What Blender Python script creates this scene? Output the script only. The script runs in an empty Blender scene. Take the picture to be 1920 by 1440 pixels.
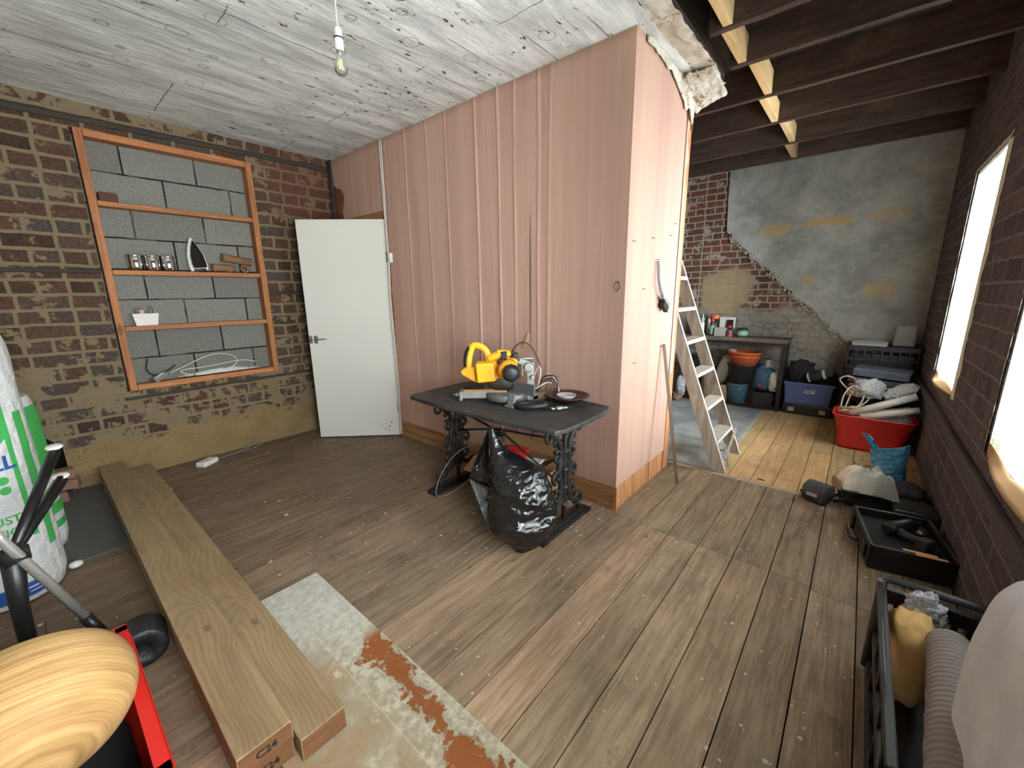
import bpy, bmesh, math, random
from mathutils import Vector, Matrix, Euler, noise as mnoise
R = random.Random(7)
PI = math.pi
sc = bpy.context.scene
COL = sc.collection

# ---------------- camera, world, daylight, exposure ----------------
def make_camera():
    yaw, pitch, roll = -0.7043, -0.2198, -0.0128
    fw = Vector((math.sin(yaw)*math.cos(pitch), math.cos(yaw)*math.cos(pitch), math.sin(pitch)))
    rt = fw.cross(Vector((0, 0, 1))).normalized(); up = rt.cross(fw)
    r2 = rt*math.cos(roll) + up*math.sin(roll); u2 = up*math.cos(roll) - rt*math.sin(roll)
    m = Matrix((r2, u2, -fw)).transposed().to_4x4()
    m.translation = Vector((1.0222, -2.1855, 1.3466))
    cd = bpy.data.cameras.new('camera'); cd.sensor_width = 36.0; cd.lens = 764.4/1920*36.0
    cd.clip_start = 0.02
    o = bpy.data.objects.new('camera', cd); COL.objects.link(o); o.matrix_world = m
    sc.camera = o
make_camera()
sc.view_settings.view_transform = 'Standard'
sc.view_settings.look = 'None'
sc.view_settings.gamma = 1.0
sc.view_settings.use_curve_mapping = False
sc.view_settings.exposure = 0.0
sc.cycles.use_denoising = True
sc.cycles.max_bounces = 8
sc.cycles.diffuse_bounces = 5
sc.cycles.glossy_bounces = 3
sc.cycles.transmission_bounces = 6
sc.cycles.transparent_max_bounces = 12
sc.cycles.caustics_reflective = False
sc.cycles.caustics_refractive = False
sc.cycles.sample_clamp_indirect = 6.0

w = bpy.data.worlds.new('sky'); sc.world = w; w.use_nodes = True
bg = w.node_tree.nodes['Background']; bg.inputs[0].default_value = (0.86, 0.93, 1.0, 1); bg.inputs[1].default_value = 3.0

def window_light(y, z, sy, sz, power, x=1.98, col=(0.93, 0.965, 1.0)):
    l = bpy.data.lights.new('daylight', 'AREA'); l.shape = 'RECTANGLE'; l.size = sz; l.size_y = sy
    l.energy = power; l.color = col
    o = bpy.data.objects.new('daylight', l); COL.objects.link(o)
    o.location = (x, y, z); o.rotation_euler = (0, PI/2, 0)      # faces -X, into the room
# overcast daylight falling through two windows of the right wall and an added, unseen third
window_light(1.775, 1.40, 1.00, 1.60, 450)
window_light(-0.19, 1.38, 1.20, 1.60, 175)
window_light(-1.90, 1.42, 1.20, 1.60, 430)  # unseen window, added and placed to light the near end

# ---------------- object helpers ----------------
def tag(o, label=None, cat=None, group=None, kind=None):
    if label: o['label'] = label
    if cat: o['category'] = cat
    if group: o['group'] = group
    if kind: o['kind'] = kind
    return o
def thing(name, label, cat, loc=(0, 0, 0), rz=0.0, group=None, rot=None):
    o = bpy.data.objects.new(name, None); o.empty_display_size = 0.05; COL.objects.link(o)
    o.location = loc; o.rotation_euler = rot if rot else (0, 0, rz)
    return tag(o, label, cat, group)
def copy_tree(o, loc=None, rot=None, label=None, parent=None):
    c = o.copy(); COL.objects.link(c)
    if parent is not None: c.parent = parent
    if loc is not None: c.location = loc
    if rot is not None: c.rotation_euler = rot
    if label: c['label'] = label
    for ch in list(o.children): copy_tree(ch, parent=c)
    return c

class MB:
    """collects shapes in one mesh"""
    def __init__(s): s.v = []; s.f = []; s.mi = []; s.sm = []; s.m = 0; s.col = None; s.cols = []
    def add(s, vs, fs, smooth=False, M=None):
        b = len(s.v)
        for p in vs:
            p = Vector(p); s.v.append(M @ p if M is not None else p)
        for f in fs:
            s.f.append([b+i for i in f]); s.mi.append(s.m); s.sm.append(smooth); s.cols.append(s.col)
        return s
    def box(s, a, b, M=None):
        x0, y0, z0 = a; x1, y1, z1 = b
        return s.add([(x0,y0,z0),(x1,y0,z0),(x1,y1,z0),(x0,y1,z0),(x0,y0,z1),(x1,y0,z1),(x1,y1,z1),(x0,y1,z1)],
              [(0,3,2,1),(4,5,6,7),(0,1,5,4),(1,2,6,5),(2,3,7,6),(3,0,4,7)], M=M)
    def bar(s, p, q, w, h, up=(0, 0, 1)):
        """box from p to q, width w (sideways), height h (along up)"""
        p = Vector(p); q = Vector(q); d = (q-p); L = d.length; d.normalize()
        u = Vector(up); sd = d.cross(u).normalized(); u = sd.cross(d)
        M = Matrix((sd, d, u)).transposed().to_4x4(); M.translation = p
        return s.box((-w/2, 0, -h/2), (w/2, L, h/2), M)
    def tube(s, pts, r, n=10, closed=False, cap=True, squash=None):
        pts = [Vector(p) for p in pts]; m = len(pts)
        rs = r if isinstance(r, (list, tuple)) else [r]*m
        T = []
        for i in range(m):
            a = pts[i-1] if (i > 0 or closed) else pts[i]; b = pts[(i+1) % m] if (i < m-1 or closed) else pts[i]
            T.append((b-a).normalized() if (b-a).length > 1e-9 else Vector((0,0,1)))
        ref = Vector((0,0,1)) if abs(T[0].z) < .9 else Vector((1,0,0))
        u = (ref - T[0]*ref.dot(T[0])).normalized(); vs = []
        for i in range(m):
            u = (u - T[i]*u.dot(T[i]))
            u = u.normalized() if u.length > 1e-6 else T[i].orthogonal().normalized()
            w_ = T[i].cross(u)
            for k in range(n):
                a = 2*PI*k/n
                vs.append(pts[i] + u*(math.cos(a)*rs[i]) + w_*(math.sin(a)*rs[i]*(squash or 1)))
        fs = []
        for i in range(m if closed else m-1):
            j = (i+1) % m
            for k in range(n):
                l = (k+1) % n; fs.append((i*n+k, i*n+l, j*n+l, j*n+k))
        s.add(vs, fs, True)
        if cap and not closed:
            b = len(s.v)-len(vs)
            s.f.append([b+k for k in range(n)][::-1]); s.f.append([b+(m-1)*n+k for k in range(n)])
            s.mi += [s.m]*2; s.sm += [False]*2; s.cols += [s.col]*2
        return s
    def cyl(s, p, q, r, n=16, r2=None): return s.tube([p, q], [r, r if r2 is None else r2], n)
    def lathe(s, prof, n=24, M=None, cap=False, wob=None):
        vs = []; fs = []; m = len(prof)
        for i, (r, z) in enumerate(prof):
            for k in range(n):
                a = 2*PI*k/n; q = r*(1+(wob(a, z) if wob else 0))
                vs.append((q*math.cos(a), q*math.sin(a), z))
        for i in range(m-1):
            for k in range(n):
                l = (k+1) % n; fs.append((i*n+k, i*n+l, (i+1)*n+l, (i+1)*n+k))
        if cap: fs.append(tuple(range(n))[::-1]); fs.append(tuple((m-1)*n+k for k in range(n)))
        return s.add(vs, fs, True, M)
    def prism(s, poly, t, M=None, hole=None):
        """poly in XZ plane (x,z), thickness t along +Y"""
        n = len(poly); vs = [(x, 0, z) for x, z in poly] + [(x, t, z) for x, z in poly]
        fs = [tuple(range(n)), tuple(range(2*n-1, n-1, -1))] + [((i+1) % n, i, n+i, n+(i+1) % n) for i in range(n)]
        return s.add(vs, fs, M=M)
    def grid(s, fn, nu, nv, smooth=True, M=None, thick=None):
        vs = [fn(i/nu, j/nv) for j in range(nv+1) for i in range(nu+1)]
        fs = [(j*(nu+1)+i, j*(nu+1)+i+1, (j+1)*(nu+1)+i+1, (j+1)*(nu+1)+i) for j in range(nv) for i in range(nu)]
        return s.add(vs, fs, smooth, M)
    def build(s, name, mats, parent=None, bevel=0, solid=0, sub=0, seg=2):
        me = bpy.data.meshes.new(name); me.from_pydata([tuple(v) for v in s.v], [], s.f)
        if not isinstance(mats, (list, tuple)): mats = [mats]
        for m_ in mats: me.materials.append(m_)
        me.polygons.foreach_set('material_index', s.mi); me.polygons.foreach_set('use_smooth', s.sm)
        if any(c is not None for c in s.cols):
            ca = me.color_attributes.new('tone', 'FLOAT_COLOR', 'CORNER')
            for p in me.polygons:
                c = s.cols[p.index] or (1, 1, 1)
                for li in p.loop_indices: ca.data[li].color = (c[0], c[1], c[2], 1)
        me.update()
        o = bpy.data.objects.new(name, me); COL.objects.link(o)
        if parent is not None: o.parent = parent
        if solid: m_ = o.modifiers.new('solid', 'SOLIDIFY'); m_.thickness = solid; m_.offset = 0
        if sub: m_ = o.modifiers.new('sub', 'SUBSURF'); m_.levels = sub; m_.render_levels = sub
        if bevel: m_ = o.modifiers.new('bevel', 'BEVEL'); m_.width = bevel; m_.segments = seg; m_.limit_method = 'ANGLE'; m_.angle_limit = 0.7
        return o

def fixn(o):
    bm = bmesh.new(); bm.from_mesh(o.data); bmesh.ops.recalc_face_normals(bm, faces=bm.faces); bm.to_mesh(o.data); bm.free(); return o
def text_part(name, body, size, mat, parent, M, ext=0.0004, align='CENTER', bold=0.0, sx=1.0):
    """flat lettering as a mesh; M places text plane (x right, y up) in the parent's space"""
    c = bpy.data.curves.new(name, 'FONT'); c.body = body; c.size = size; c.extrude = ext; c.align_x = align; c.align_y = 'CENTER'; c.offset = bold
    c.resolution_u = 3
    t = bpy.data.objects.new(name, c); COL.objects.link(t)
    dg = bpy.context.evaluated_depsgraph_get(); me = bpy.data.meshes.new_from_object(t.evaluated_get(dg))
    bpy.data.objects.remove(t); bpy.data.curves.remove(c)
    me.transform(M @ Matrix.Diagonal((sx, 1, 1, 1))); me.materials.clear(); me.materials.append(mat)
    o = bpy.data.objects.new(name, me); COL.objects.link(o); o.parent = parent
    return o
def nz(x, y, z, s=1.0): return mnoise.noise(Vector((x*s, y*s, z*s)))
def frame(o, x, y, z=None):
    """matrix from origin + x axis + y axis"""
    x = Vector(x).normalized(); y = Vector(y); y = (y - x*y.dot(x)).normalized(); z = x.cross(y)
    M = Matrix((x, y, z)).transposed().to_4x4(); M.translation = Vector(o); return M
def smooth_path(pts, k=6, closed=False):
    pts = [Vector(p) for p in pts]; n = len(pts); out = []
    g = (lambda i: pts[i % n]) if closed else (lambda i: pts[max(0, min(n-1, i))])
    for i in range(n if closed else n-1):
        p0, p1, p2, p3 = g(i-1), g(i), g(i+1), g(i+2)
        for j in range(k):
            t = j/k
            out.append(0.5*((2*p1)+(p2-p0)*t+(2*p0-5*p1+4*p2-p3)*t*t+(3*p1-p0-3*p2+p3)*t*t*t))
    if not closed: out.append(pts[-1])
    return out
# ---------------- procedural materials ----------------
def lin(c):
    """display 0-255 triple -> scene linear"""
    return tuple(((v/255)/12.92 if v/255 <= 0.04045 else ((v/255+0.055)/1.055)**2.4) for v in c)
class N:
    def __init__(s, name):
        s.mat = bpy.data.materials.new(name); s.mat.use_nodes = True; s.t = s.mat.node_tree
        s.b = s.t.nodes['Principled BSDF']; s.out = s.t.nodes['Material Output']
    def new(s, k, **kw):
        n = s.t.nodes.new(k)
        for a, v in kw.items(): setattr(n, a, v)
        return n
    def link(s, a, b): s.t.links.new(a, b)
    def put(s, sock, v):
        if isinstance(v, bpy.types.NodeSocket): s.link(v, sock)
        elif isinstance(v, (tuple, list)) and len(v) == 3 and sock.type == 'RGBA': sock.default_value = (*v, 1)
        else: sock.default_value = v
    def co(s): return s.new('ShaderNodeTexCoord').outputs['Object']
    def map(s, v, scale=(1, 1, 1), loc=(0, 0, 0), rot=(0, 0, 0)):
        n = s.new('ShaderNodeMapping'); s.link(v, n.inputs[0]); n.inputs['Scale'].default_value = scale
        n.inputs['Location'].default_value = loc; n.inputs['Rotation'].default_value = rot; return n.outputs[0]
    def noise(s, v, scale=5, detail=3, rough=.55, dist=0, col=False):
        n = s.new('ShaderNodeTexNoise'); s.link(v, n.inputs['Vector']); n.inputs['Scale'].default_value = scale
        n.inputs['Detail'].default_value = detail; n.inputs['Roughness'].default_value = rough; n.inputs['Distortion'].default_value = dist
        return n.outputs['Color' if col else 'Fac']
    def vor(s, v, scale=5, feature='F1', rnd=1.0, out='Distance'):
        n = s.new('ShaderNodeTexVoronoi', feature=feature); s.link(v, n.inputs['Vector']); n.inputs['Scale'].default_value = scale
        n.inputs['Randomness'].default_value = rnd; return n.outputs if out is None else n.outputs[out]
    def m(s, op, a, b=0.0, c=None):
        n = s.new('ShaderNodeMath', operation=op); s.put(n.inputs[0], a); s.put(n.inputs[1], b)
        if c is not None: s.put(n.inputs[2], c)
        return n.outputs[0]
    def mix(s, f, a, b, mode='MIX'):
        n = s.new('ShaderNodeMix', data_type='RGBA', blend_type=mode); s.put(n.inputs[0], f); s.put(n.inputs[6], a); s.put(n.inputs[7], b); return n.outputs[2]
    def step(s, v, lo, hi, a=0.0, b=1.0):
        n = s.new('ShaderNodeMapRange', interpolation_type='SMOOTHSTEP'); s.put(n.inputs[0], v)
        n.inputs[1].default_value = lo; n.inputs[2].default_value = hi; n.inputs[3].default_value = a; n.inputs[4].default_value = b; return n.outputs[0]
    def sep(s, v): n = s.new('ShaderNodeSeparateXYZ'); s.link(v, n.inputs[0]); return n.outputs
    def comb(s, x, y, z=0.0):
        n = s.new('ShaderNodeCombineXYZ'); s.put(n.inputs[0], x); s.put(n.inputs[1], y); s.put(n.inputs[2], z); return n.outputs[0]
    def vadd(s, a, b, op='ADD'):
        n = s.new('ShaderNodeVectorMath', operation=op); s.put(n.inputs[0], a)
        if op == 'SCALE': s.put(n.inputs['Scale'], b)
        else: s.put(n.inputs[1], b)
        return n.outputs[0]
    def warp(s, v, scale, amt): return s.vadd(v, s.vadd(s.vadd(s.noise(v, scale, 2, col=True), (-.5, -.5, -.5)), amt, 'SCALE'))
    def ell(s, a, b, ca, cb, ra, rb, soft=.35):
        """soft ellipse mask in the two coordinates a, b"""
        d = s.m('ADD', s.m('POWER', s.m('ABSOLUTE', s.m('DIVIDE', s.m('SUBTRACT', a, ca), ra)), 2.0), s.m('POWER', s.m('ABSOLUTE', s.m('DIVIDE', s.m('SUBTRACT', b, cb), rb)), 2.0))
        return s.step(d, 1-soft, 1+soft, 1.0, 0.0)
    def attr(s, name): n = s.new('ShaderNodeAttribute'); n.attribute_name = name; return n.outputs['Color']
    def bump(s, h, dist=.01, st=1.0, nrm=None):
        n = s.new('ShaderNodeBump'); s.put(n.inputs['Height'], h); n.inputs['Distance'].default_value = dist; n.inputs['Strength'].default_value = st
        if nrm is not None: s.link(nrm, n.inputs['Normal'])
        return n.outputs[0]
    def fin(s, col=None, rough=None, metal=None, normal=None, spec=None, **kw):
        if col is not None: s.put(s.b.inputs['Base Color'], col)
        if rough is not None: s.put(s.b.inputs['Roughness'], rough)
        if metal is not None: s.put(s.b.inputs['Metallic'], metal)
        if normal is not None: s.link(normal, s.b.inputs['Normal'])
        if spec is not None: s.put(s.b.inputs['Specular IOR Level'], spec)
        for k, v in kw.items(): s.put(s.b.inputs[k], v)
        return s.mat

def m_plain(name, rgb, rough=.5, metal=0.0, var=.12, scale=12, bump=.0, spec=None, **kw):
    n = N(name); c = n.co(); f = n.noise(c, scale, 4, .6); base = lin(rgb)
    col = n.mix(f, tuple(v*(1-var*1.6) for v in base), tuple(min(1, v*(1+var)) for v in base))
    nr = n.bump(n.noise(c, scale*3, 3), bump) if bump else None
    return n.fin(col, n.m('ADD', rough-.06, n.m('MULTIPLY', f, .12)), metal, nr, spec, **kw)

def m_wood(name, light, dark, axis='x', scale=1.0, rough=.65, knots=True, tone=False, bump=.002, dirt=None):
    n = N(name); c = n.co()
    st = {'x': (1, 14, 14), 'y': (14, 1, 14), 'z': (14, 14, 1)}[axis]
    v = n.warp(c, 2.2*scale, .05)
    g = n.noise(n.map(v, st), 2.0*scale, 5, .65)
    g2 = n.noise(n.map(v, tuple(k*2.5 if k > 1 else k for k in st)), 3*scale, 3, .6)
    f = n.m('ADD', n.m('MULTIPLY', g, .7), n.m('MULTIPLY', g2, .3))
    col = n.mix(n.step(f, .36, .64), lin(dark), lin(light))
    if knots:
        kv = n.map(c, tuple(.35 if k == 1 else .9 for k in st))
        d = n.vor(kv, 5.5*scale)
        col = n.mix(n.step(d, .05, .11, .75, 0.0), col, tuple(x*.35 for x in lin(dark)))
    if dirt: col = n.mix(n.step(n.noise(c, 3.0, 5, .7), .5, .7, 0, .55), col, lin(dirt))
    if tone: col = n.mix(1.0, col, n.attr('tone'), 'MULTIPLY')
    return n.fin(col, rough, 0.0, n.bump(f, bump))

def m_brick(name, bricks, mortar, ax, bw=.215, bh=.075, smear=.5, paint=None, rough=.9, ms=.012, extra=None, bump=.012):
    """ax: which object coordinate runs along the wall ('x' or 'y'); courses go up z"""
    n = N(name); c = n.co(); q = n.sep(c); a = q[0] if ax == 'x' else q[1]
    uv = n.comb(a, q[2], 0.0); uvw = n.warp(uv, 7.0, .020); uvw = n.warp(uvw, 25.0, .006)
    b = n.new('ShaderNodeTexBrick'); n.link(uvw, b.inputs['Vector']); b.offset = .5; b.squash = .55; b.squash_frequency = 2
    b.inputs['Scale'].default_value = 1; b.inputs['Mortar Size'].default_value = ms; b.inputs['Mortar Smooth'].default_value = .3
    b.inputs['Brick Width'].default_value = bw; b.inputs['Row Height'].default_value = bh; b.inputs['Bias'].default_value = 0
    b.inputs['Color1'].default_value = (0, 0, 0, 1); b.inputs['Color2'].default_value = (1, 1, 1, 1)
    t = n.m('ADD', n.m('MULTIPLY', n.sep(b.outputs['Color'])[0], .75), n.m('MULTIPLY', n.noise(uv, 9, 3), .35))
    r = n.new('ShaderNodeValToRGB'); n.link(t, r.inputs[0]); el = r.color_ramp.elements
    el[0].position = .1; el[0].color = (*lin(bricks[0]), 1); el[1].position = .95; el[1].color = (*lin(bricks[-1]), 1)
    for i, bc in enumerate(bricks[1:-1]):
        e = el.new(.1+.85*(i+1)/(len(bricks)-1)); e.color = (*lin(bc), 1)
    bc = n.mix(n.step(n.noise(c, 60, 3), .3, .75), n.mix(.45, r.outputs[0], (0, 0, 0)), r.outputs[0])
    mc = n.mix(n.noise(c, 14, 4, .6), tuple(v*.72 for v in lin(mortar)), lin(mortar))
    sm = n.step(n.m('ADD', n.m('MULTIPLY', n.noise(uv, 6.5, 4, .6), .75), n.m('MULTIPLY', n.noise(uv, 24, 3), .25)), .66-.28*smear, .72-.28*smear)
    if name == 'brick_left':      # more mortar smeared over the lower courses and under the ceiling
        sv = n.m('ADD', n.m('ADD', n.m('MULTIPLY', n.noise(uv, 5.5, 4, .6), .75), n.m('MULTIPLY', n.noise(uv, 24, 3), .25)), n.m('ADD', n.step(q[2], 1.5, .5, 0.0, .09), n.step(q[2], 2.48, 2.54, 0.0, .07)))
        sm = n.step(sv, .555, .60)
    mask = n.m('MAXIMUM', b.outputs['Fac'], sm)
    col = n.mix(mask, bc, mc)
    if paint: col = n.mix(paint[1], col, lin(paint[0]))
    h = n.m('ADD', n.m('MULTIPLY', n.m('SUBTRACT', 1.0, mask if name == 'brick_left' else b.outputs['Fac']), -.5 if name == 'brick_left' else .7), n.m('MULTIPLY', n.noise(c, 35, 4), .5))
    if extra: col = extra(n, c, q, a, col)
    return n.fin(col, rough, 0.0, n.bump(h, bump), .25)

def left_extra(n, c, q, a, col):
    # smooth tan render band at the foot of the wall, redder bricks high up towards the corner
    e = n.m('ADD', q[2], n.m('MULTIPLY', n.m('SUBTRACT', n.noise(c, 3.0, 5, .65), .5), .55))
    tan = n.mix(n.noise(c, 6, 4), lin((112, 92, 62)), lin((142, 120, 84)))
    col = n.mix(n.step(e, .25, .33, 1.0, 0.0), col, tan)
    red = n.mix(.45, col, lin((96, 54, 42)))
    col = n.mix(n.m('MULTIPLY', n.step(a, -.75, -.5, 0.0, 1.0), n.step(q[2], 1.6, 2.3, 0.0, 1.0)), col, red)
    return col
def far_extra(n, c, q, a, col):
    grey = n.mix(n.noise(c, 7, 5, .6), lin((120, 117, 110)), lin((170, 165, 153)))
    e = n.m('ADD', q[2], n.m('MULTIPLY', n.m('SUBTRACT', n.noise(c, 3.0, 5, .65), .5), .5))
    ck = n.vor(n.warp(c, 5, .15), 5.0, 'DISTANCE_TO_EDGE'); grey = n.mix(n.step(ck, 0, .05, .55, 0.0), grey, lin((86, 80, 72)))
    grey = n.mix(n.step(n.noise(n.warp(c, 3, .3), 4, 4, .6), .55, .66, 0, .5), grey, lin((150, 138, 116)))
    col = n.mix(n.step(e, 1.08, 1.2, 1.0, 0.0), col, grey)
    # sandy mortar patch in the middle of the bare brick
    tan = n.mix(n.noise(c, 9, 4), lin((148, 130, 102)), lin((184, 164, 130)))
    w_ = n.warp(c, 4, .3); p = n.sep(w_)
    return n.mix(n.m('MULTIPLY', n.ell(p[0], p[2], -.32, 1.34, .3, .28), .85), col, tan)
M = {}
M['brick_left'] = m_brick('brick_left', [(60, 47, 38), (80, 61, 48), (94, 66, 52), (78, 72, 66), (98, 70, 54)], (126, 111, 86), 'y', bw=.245, bh=.098, smear=.40, ms=.013, extra=left_extra, bump=.006)
M['brick_far'] = m_brick('brick_far', [(88, 66, 58), (112, 76, 64), (132, 80, 66), (104, 84, 76)], (172, 163, 146), 'x', bw=.20, bh=.075, smear=.42, ms=.010, extra=far_extra)
M['brick_right'] = m_brick('brick_right', [(78, 71, 75), (92, 84, 88), (104, 94, 96)], (116, 108, 107), 'y', bw=.27, bh=.105, smear=.30, ms=.009, bump=.006)
M['dark_recess'] = m_plain('dark_recess', (34, 32, 30), .95, var=.3, scale=5)

def m_block():
    n = N('blockwork'); c = n.co(); q = n.sep(c); uv = n.warp(n.comb(q[1], q[2], 0.0), 9, .008)
    b = n.new('ShaderNodeTexBrick'); n.link(uv, b.inputs['Vector']); b.offset = .5
    b.inputs['Scale'].default_value = 1; b.inputs['Mortar Size'].default_value = .006; b.inputs['Mortar Smooth'].default_value = .5
    b.inputs['Brick Width'].default_value = .44; b.inputs['Row Height'].default_value = .222
    b.inputs['Color1'].default_value = (*lin((122, 122, 114)), 1); b.inputs['Color2'].default_value = (*lin((138, 138, 130)), 1)
    sp = n.noise(c, 120, 3, .7); col = n.mix(n.step(sp, .35, .65), n.mix(.5, b.outputs['Color'], lin((70, 70, 66))), b.outputs['Color'])
    gap = n.m('MULTIPLY', b.outputs['Fac'], n.step(n.noise(c, 5, 2), .42, .55))
    col = n.mix(gap, n.mix(n.m('MULTIPLY', b.outputs['Fac'], .4), col, lin((96, 94, 86))), lin((34, 33, 30)))
    return n.fin(col, .95, 0, n.bump(n.m('ADD', n.m('MULTIPLY', gap, -1.5), n.m('MULTIPLY', n.noise(c, 70, 4), .6)), .008), .2)
M['block'] = m_block()

def m_render():
    n = N('cement_render'); c = n.co(); q = n.sep(c)
    f = n.noise(n.warp(c, 1.5, .4), 2.4, 6, .62); f2 = n.noise(n.map(c, (1, 1, 1.8)), 11, 4, .6)
    v = n.m('ADD', n.m('MULTIPLY', f, .75), n.m('MULTIPLY', f2, .25))
    col = n.mix(n.step(v, .34, .66), lin((142, 145, 141)), lin((186, 188, 183)))
    w_ = n.sep(n.warp(c, 6, .08)); cream = n.mix(n.noise(c, 12, 3), lin((176, 150, 104)), lin((204, 182, 138)))
    for cx, cz, rx, rz, st in [(.17, 2.0, .14, .07, .8), (.50, 2.03, .07, .045, 1), (.68, 2.04, .17, .045, 1), (1.1, 2.05, .16, .07, .55), (.53, 1.44, .07, .05, .7), (1.12, 1.33, .13, .09, .7)]:
        col = n.mix(n.m('MULTIPLY', n.ell(w_[0], w_[2], cx, cz, rx, rz, .45), st), col, cream)
    return n.fin(col, .9, 0, n.bump(v, .01), .25)
M['render'] = m_render()

def m_pink():
    n = N('pink_lining_paper'); c = n.co()
    f = n.noise(n.map(c, (3.2, 3.2, .12)), 1.8, 4, .6); g = n.noise(n.map(c, (12, 12, .3)), 3, 4, .6)
    v = n.m('ADD', n.m('MULTIPLY', f, .7), n.m('MULTIPLY', g, .3))
    col = n.mix(n.step(v, .35, .66), lin((188, 151, 136)), lin((201, 166, 147)))
    col = n.mix(n.step(n.noise(c, 1.3, 5, .7), .56, .78, 0, .35), col, lin((188, 160, 134)))
    # small pin holes and marks
    o = n.vor(c, 9, out=None); mk = n.m('MULTIPLY', n.step(o['Distance'], .035, .05, 1.0, 0.0), n.step(n.sep(o['Color'])[0], .72, .74))
    col = n.mix(n.m('MULTIPLY', mk, .7), col, lin((120, 88, 72)))
    q = n.sep(c); col = n.mix(n.step(n.m('ADD', q[2], n.m('MULTIPLY', n.noise(c, 6, 4), .08)), 2.60, 2.67, 0, .6), col, lin((150, 124, 98)))
    return n.fin(col, .8, 0, n.bump(n.m('ADD', v, n.m('MULTIPLY', n.noise(c, 30, 3), .1)), .006), .3)
M['pink'] = m_pink()

def m_ceil(name='ceiling_paint', lines=True):
    n = N(name); c = n.co(); q = n.sep(c); cw = n.warp(c, 5, .03); p = n.sep(cw)
    f = n.noise(n.map(cw, (2.6, .6, 1)), 3.0, 6, .66)
    col = n.mix(n.step(f, .34, .66), lin((190, 192, 188)), lin((238, 240, 235)))
    if lines:
        fr = n.m('FRACT', n.m('DIVIDE', p[0], .31)); ln = n.m('LESS_THAN', n.m('ABSOLUTE', n.m('SUBTRACT', fr, .5)), .011)
        ln = n.m('MULTIPLY', ln, n.step(n.noise(n.map(c, (1, .5, 1)), 4, 3), .46, .56))
        fr2 = n.m('FRACT', n.m('DIVIDE', p[1], .9)); l2 = n.m('MULTIPLY', n.m('LESS_THAN', n.m('ABSOLUTE', n.m('SUBTRACT', fr2, .5)), .0035), n.step(n.noise(c, 3.3, 3), .5, .56))
        col = n.mix(n.m('MULTIPLY', n.m('MAXIMUM', ln, l2), .8), col, lin((84, 82, 78)))
        o = n.vor(n.map(c, (1, 1, 0)), 5.5, out=None)
        keep = n.step(n.sep(o['Color'])[0], .42, .44)
        d = n.m('ADD', o['Distance'], n.m('MULTIPLY', n.m('SUBTRACT', n.noise(c, 30, 2), .5), .05))
        ring = n.m('MULTIPLY', n.m('LESS_THAN', n.m('ABSOLUTE', n.m('SUBTRACT', d, .24)), .017), keep)
        col = n.mix(n.m('MULTIPLY', ring, .5), col, lin((112, 112, 108)))
        pe = n.noise(n.map(c, (9, 4, 1)), 3.2, 3, .55); pk = n.m('MULTIPLY', n.step(pe, .655, .67), n.step(n.noise(c, 1.1, 2), .40, .52))
        col = n.mix(pk, col, lin((92, 74, 68)))
    return n.fin(col, .75, 0, n.bump(n.m('ADD', f, n.m('MULTIPLY', n.noise(c, 22, 3), .3)), .012), .3)
M['ceiling'] = m_ceil()

def m_torn():
    n = N('torn_plaster'); c = n.co(); f = n.noise(c, 7, 5, .65)
    col = n.mix(n.step(f, .35, .7), lin((176, 168, 150)), lin((222, 219, 208)))
    e = n.noise(n.warp(c, 6, .1), 4, 4, .6); line = n.m('LESS_THAN', n.m('ABSOLUTE', n.m('SUBTRACT', e, .56)), .009)
    col = n.mix(n.m('MULTIPLY', line, .8), col, lin((150, 108, 72)))
    col = n.mix(n.step(n.noise(c, 9, 3), .68, .7), col, lin((120, 78, 58)))
    return n.fin(col, .85, 0, n.bump(f, .02))
M['torn'] = m_torn()

def m_floor(name, light, dark, dots=1.0):
    n = N(name); c = n.co(); t = n.attr('tone'); tv = n.sep(t)
    off = n.comb(n.m('MULTIPLY', tv[2], 7.0), n.m('MULTIPLY', tv[2], 13.0), 0.0)
    v = n.warp(n.vadd(c, off), 3, .03)
    g = n.noise(n.map(v, (16, 1.1, 1)), 2.0, 5, .68); g2 = n.noise(n.map(v, (60, 3, 1)), 2.0, 3, .6)
    f = n.m('ADD', n.m('MULTIPLY', g, .65), n.m('MULTIPLY', g2, .35))
    col = n.mix(n.step(f, .34, .66), lin(dark), lin(light))
    kd = n.vor(n.map(n.warp(n.vadd(c, off), 20, .02), (1.5, .8, 0)), 5.0); col = n.mix(n.step(kd, .04, .09, .75, 0.0), col, lin((52, 40, 34)))
    col = n.mix(n.step(n.noise(c, 2.4, 6, .7), .45, .72, 0, .45), col, lin((92, 82, 74)))
    col = n.mix(n.step(n.noise(c, 5.0, 4, .7), .62, .72, 0, .35), col, lin((56, 44, 40)))
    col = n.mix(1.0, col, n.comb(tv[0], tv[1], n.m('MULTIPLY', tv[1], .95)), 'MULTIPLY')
    if dots:
        for sc_, r0, th in ((6, .085, .52), (14, .14, .50), (34, .19, .58)):
            o = n.vor(n.map(n.warp(c, 30, .006), (1, 1, 0)), sc_, out=None); s_ = n.sep(o['Color'])
            k = n.m('MULTIPLY', n.m('LESS_THAN', o['Distance'], n.m('MULTIPLY', s_[1], r0)), n.m('GREATER_THAN', s_[0], th))
            k = n.m('MULTIPLY', k, n.step(n.noise(c, 1.2, 2), .38, .5))
            col = n.mix(n.m('MULTIPLY', k, .8*dots), col, lin((206, 200, 188)))
    return n.fin(col, n.step(f, .2, .8, .72, .5), 0, n.bump(f, .0015), .35)
M['floor_old'] = m_floor('old_floorboards', (174, 152, 126), (126, 107, 88))
M['floor_pine'] = m_floor('pale_floorboards', (212, 178, 132), (180, 146, 104), .3)
M['subfloor'] = m_plain('subfloor_dark', (30, 24, 20), .95)
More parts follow.
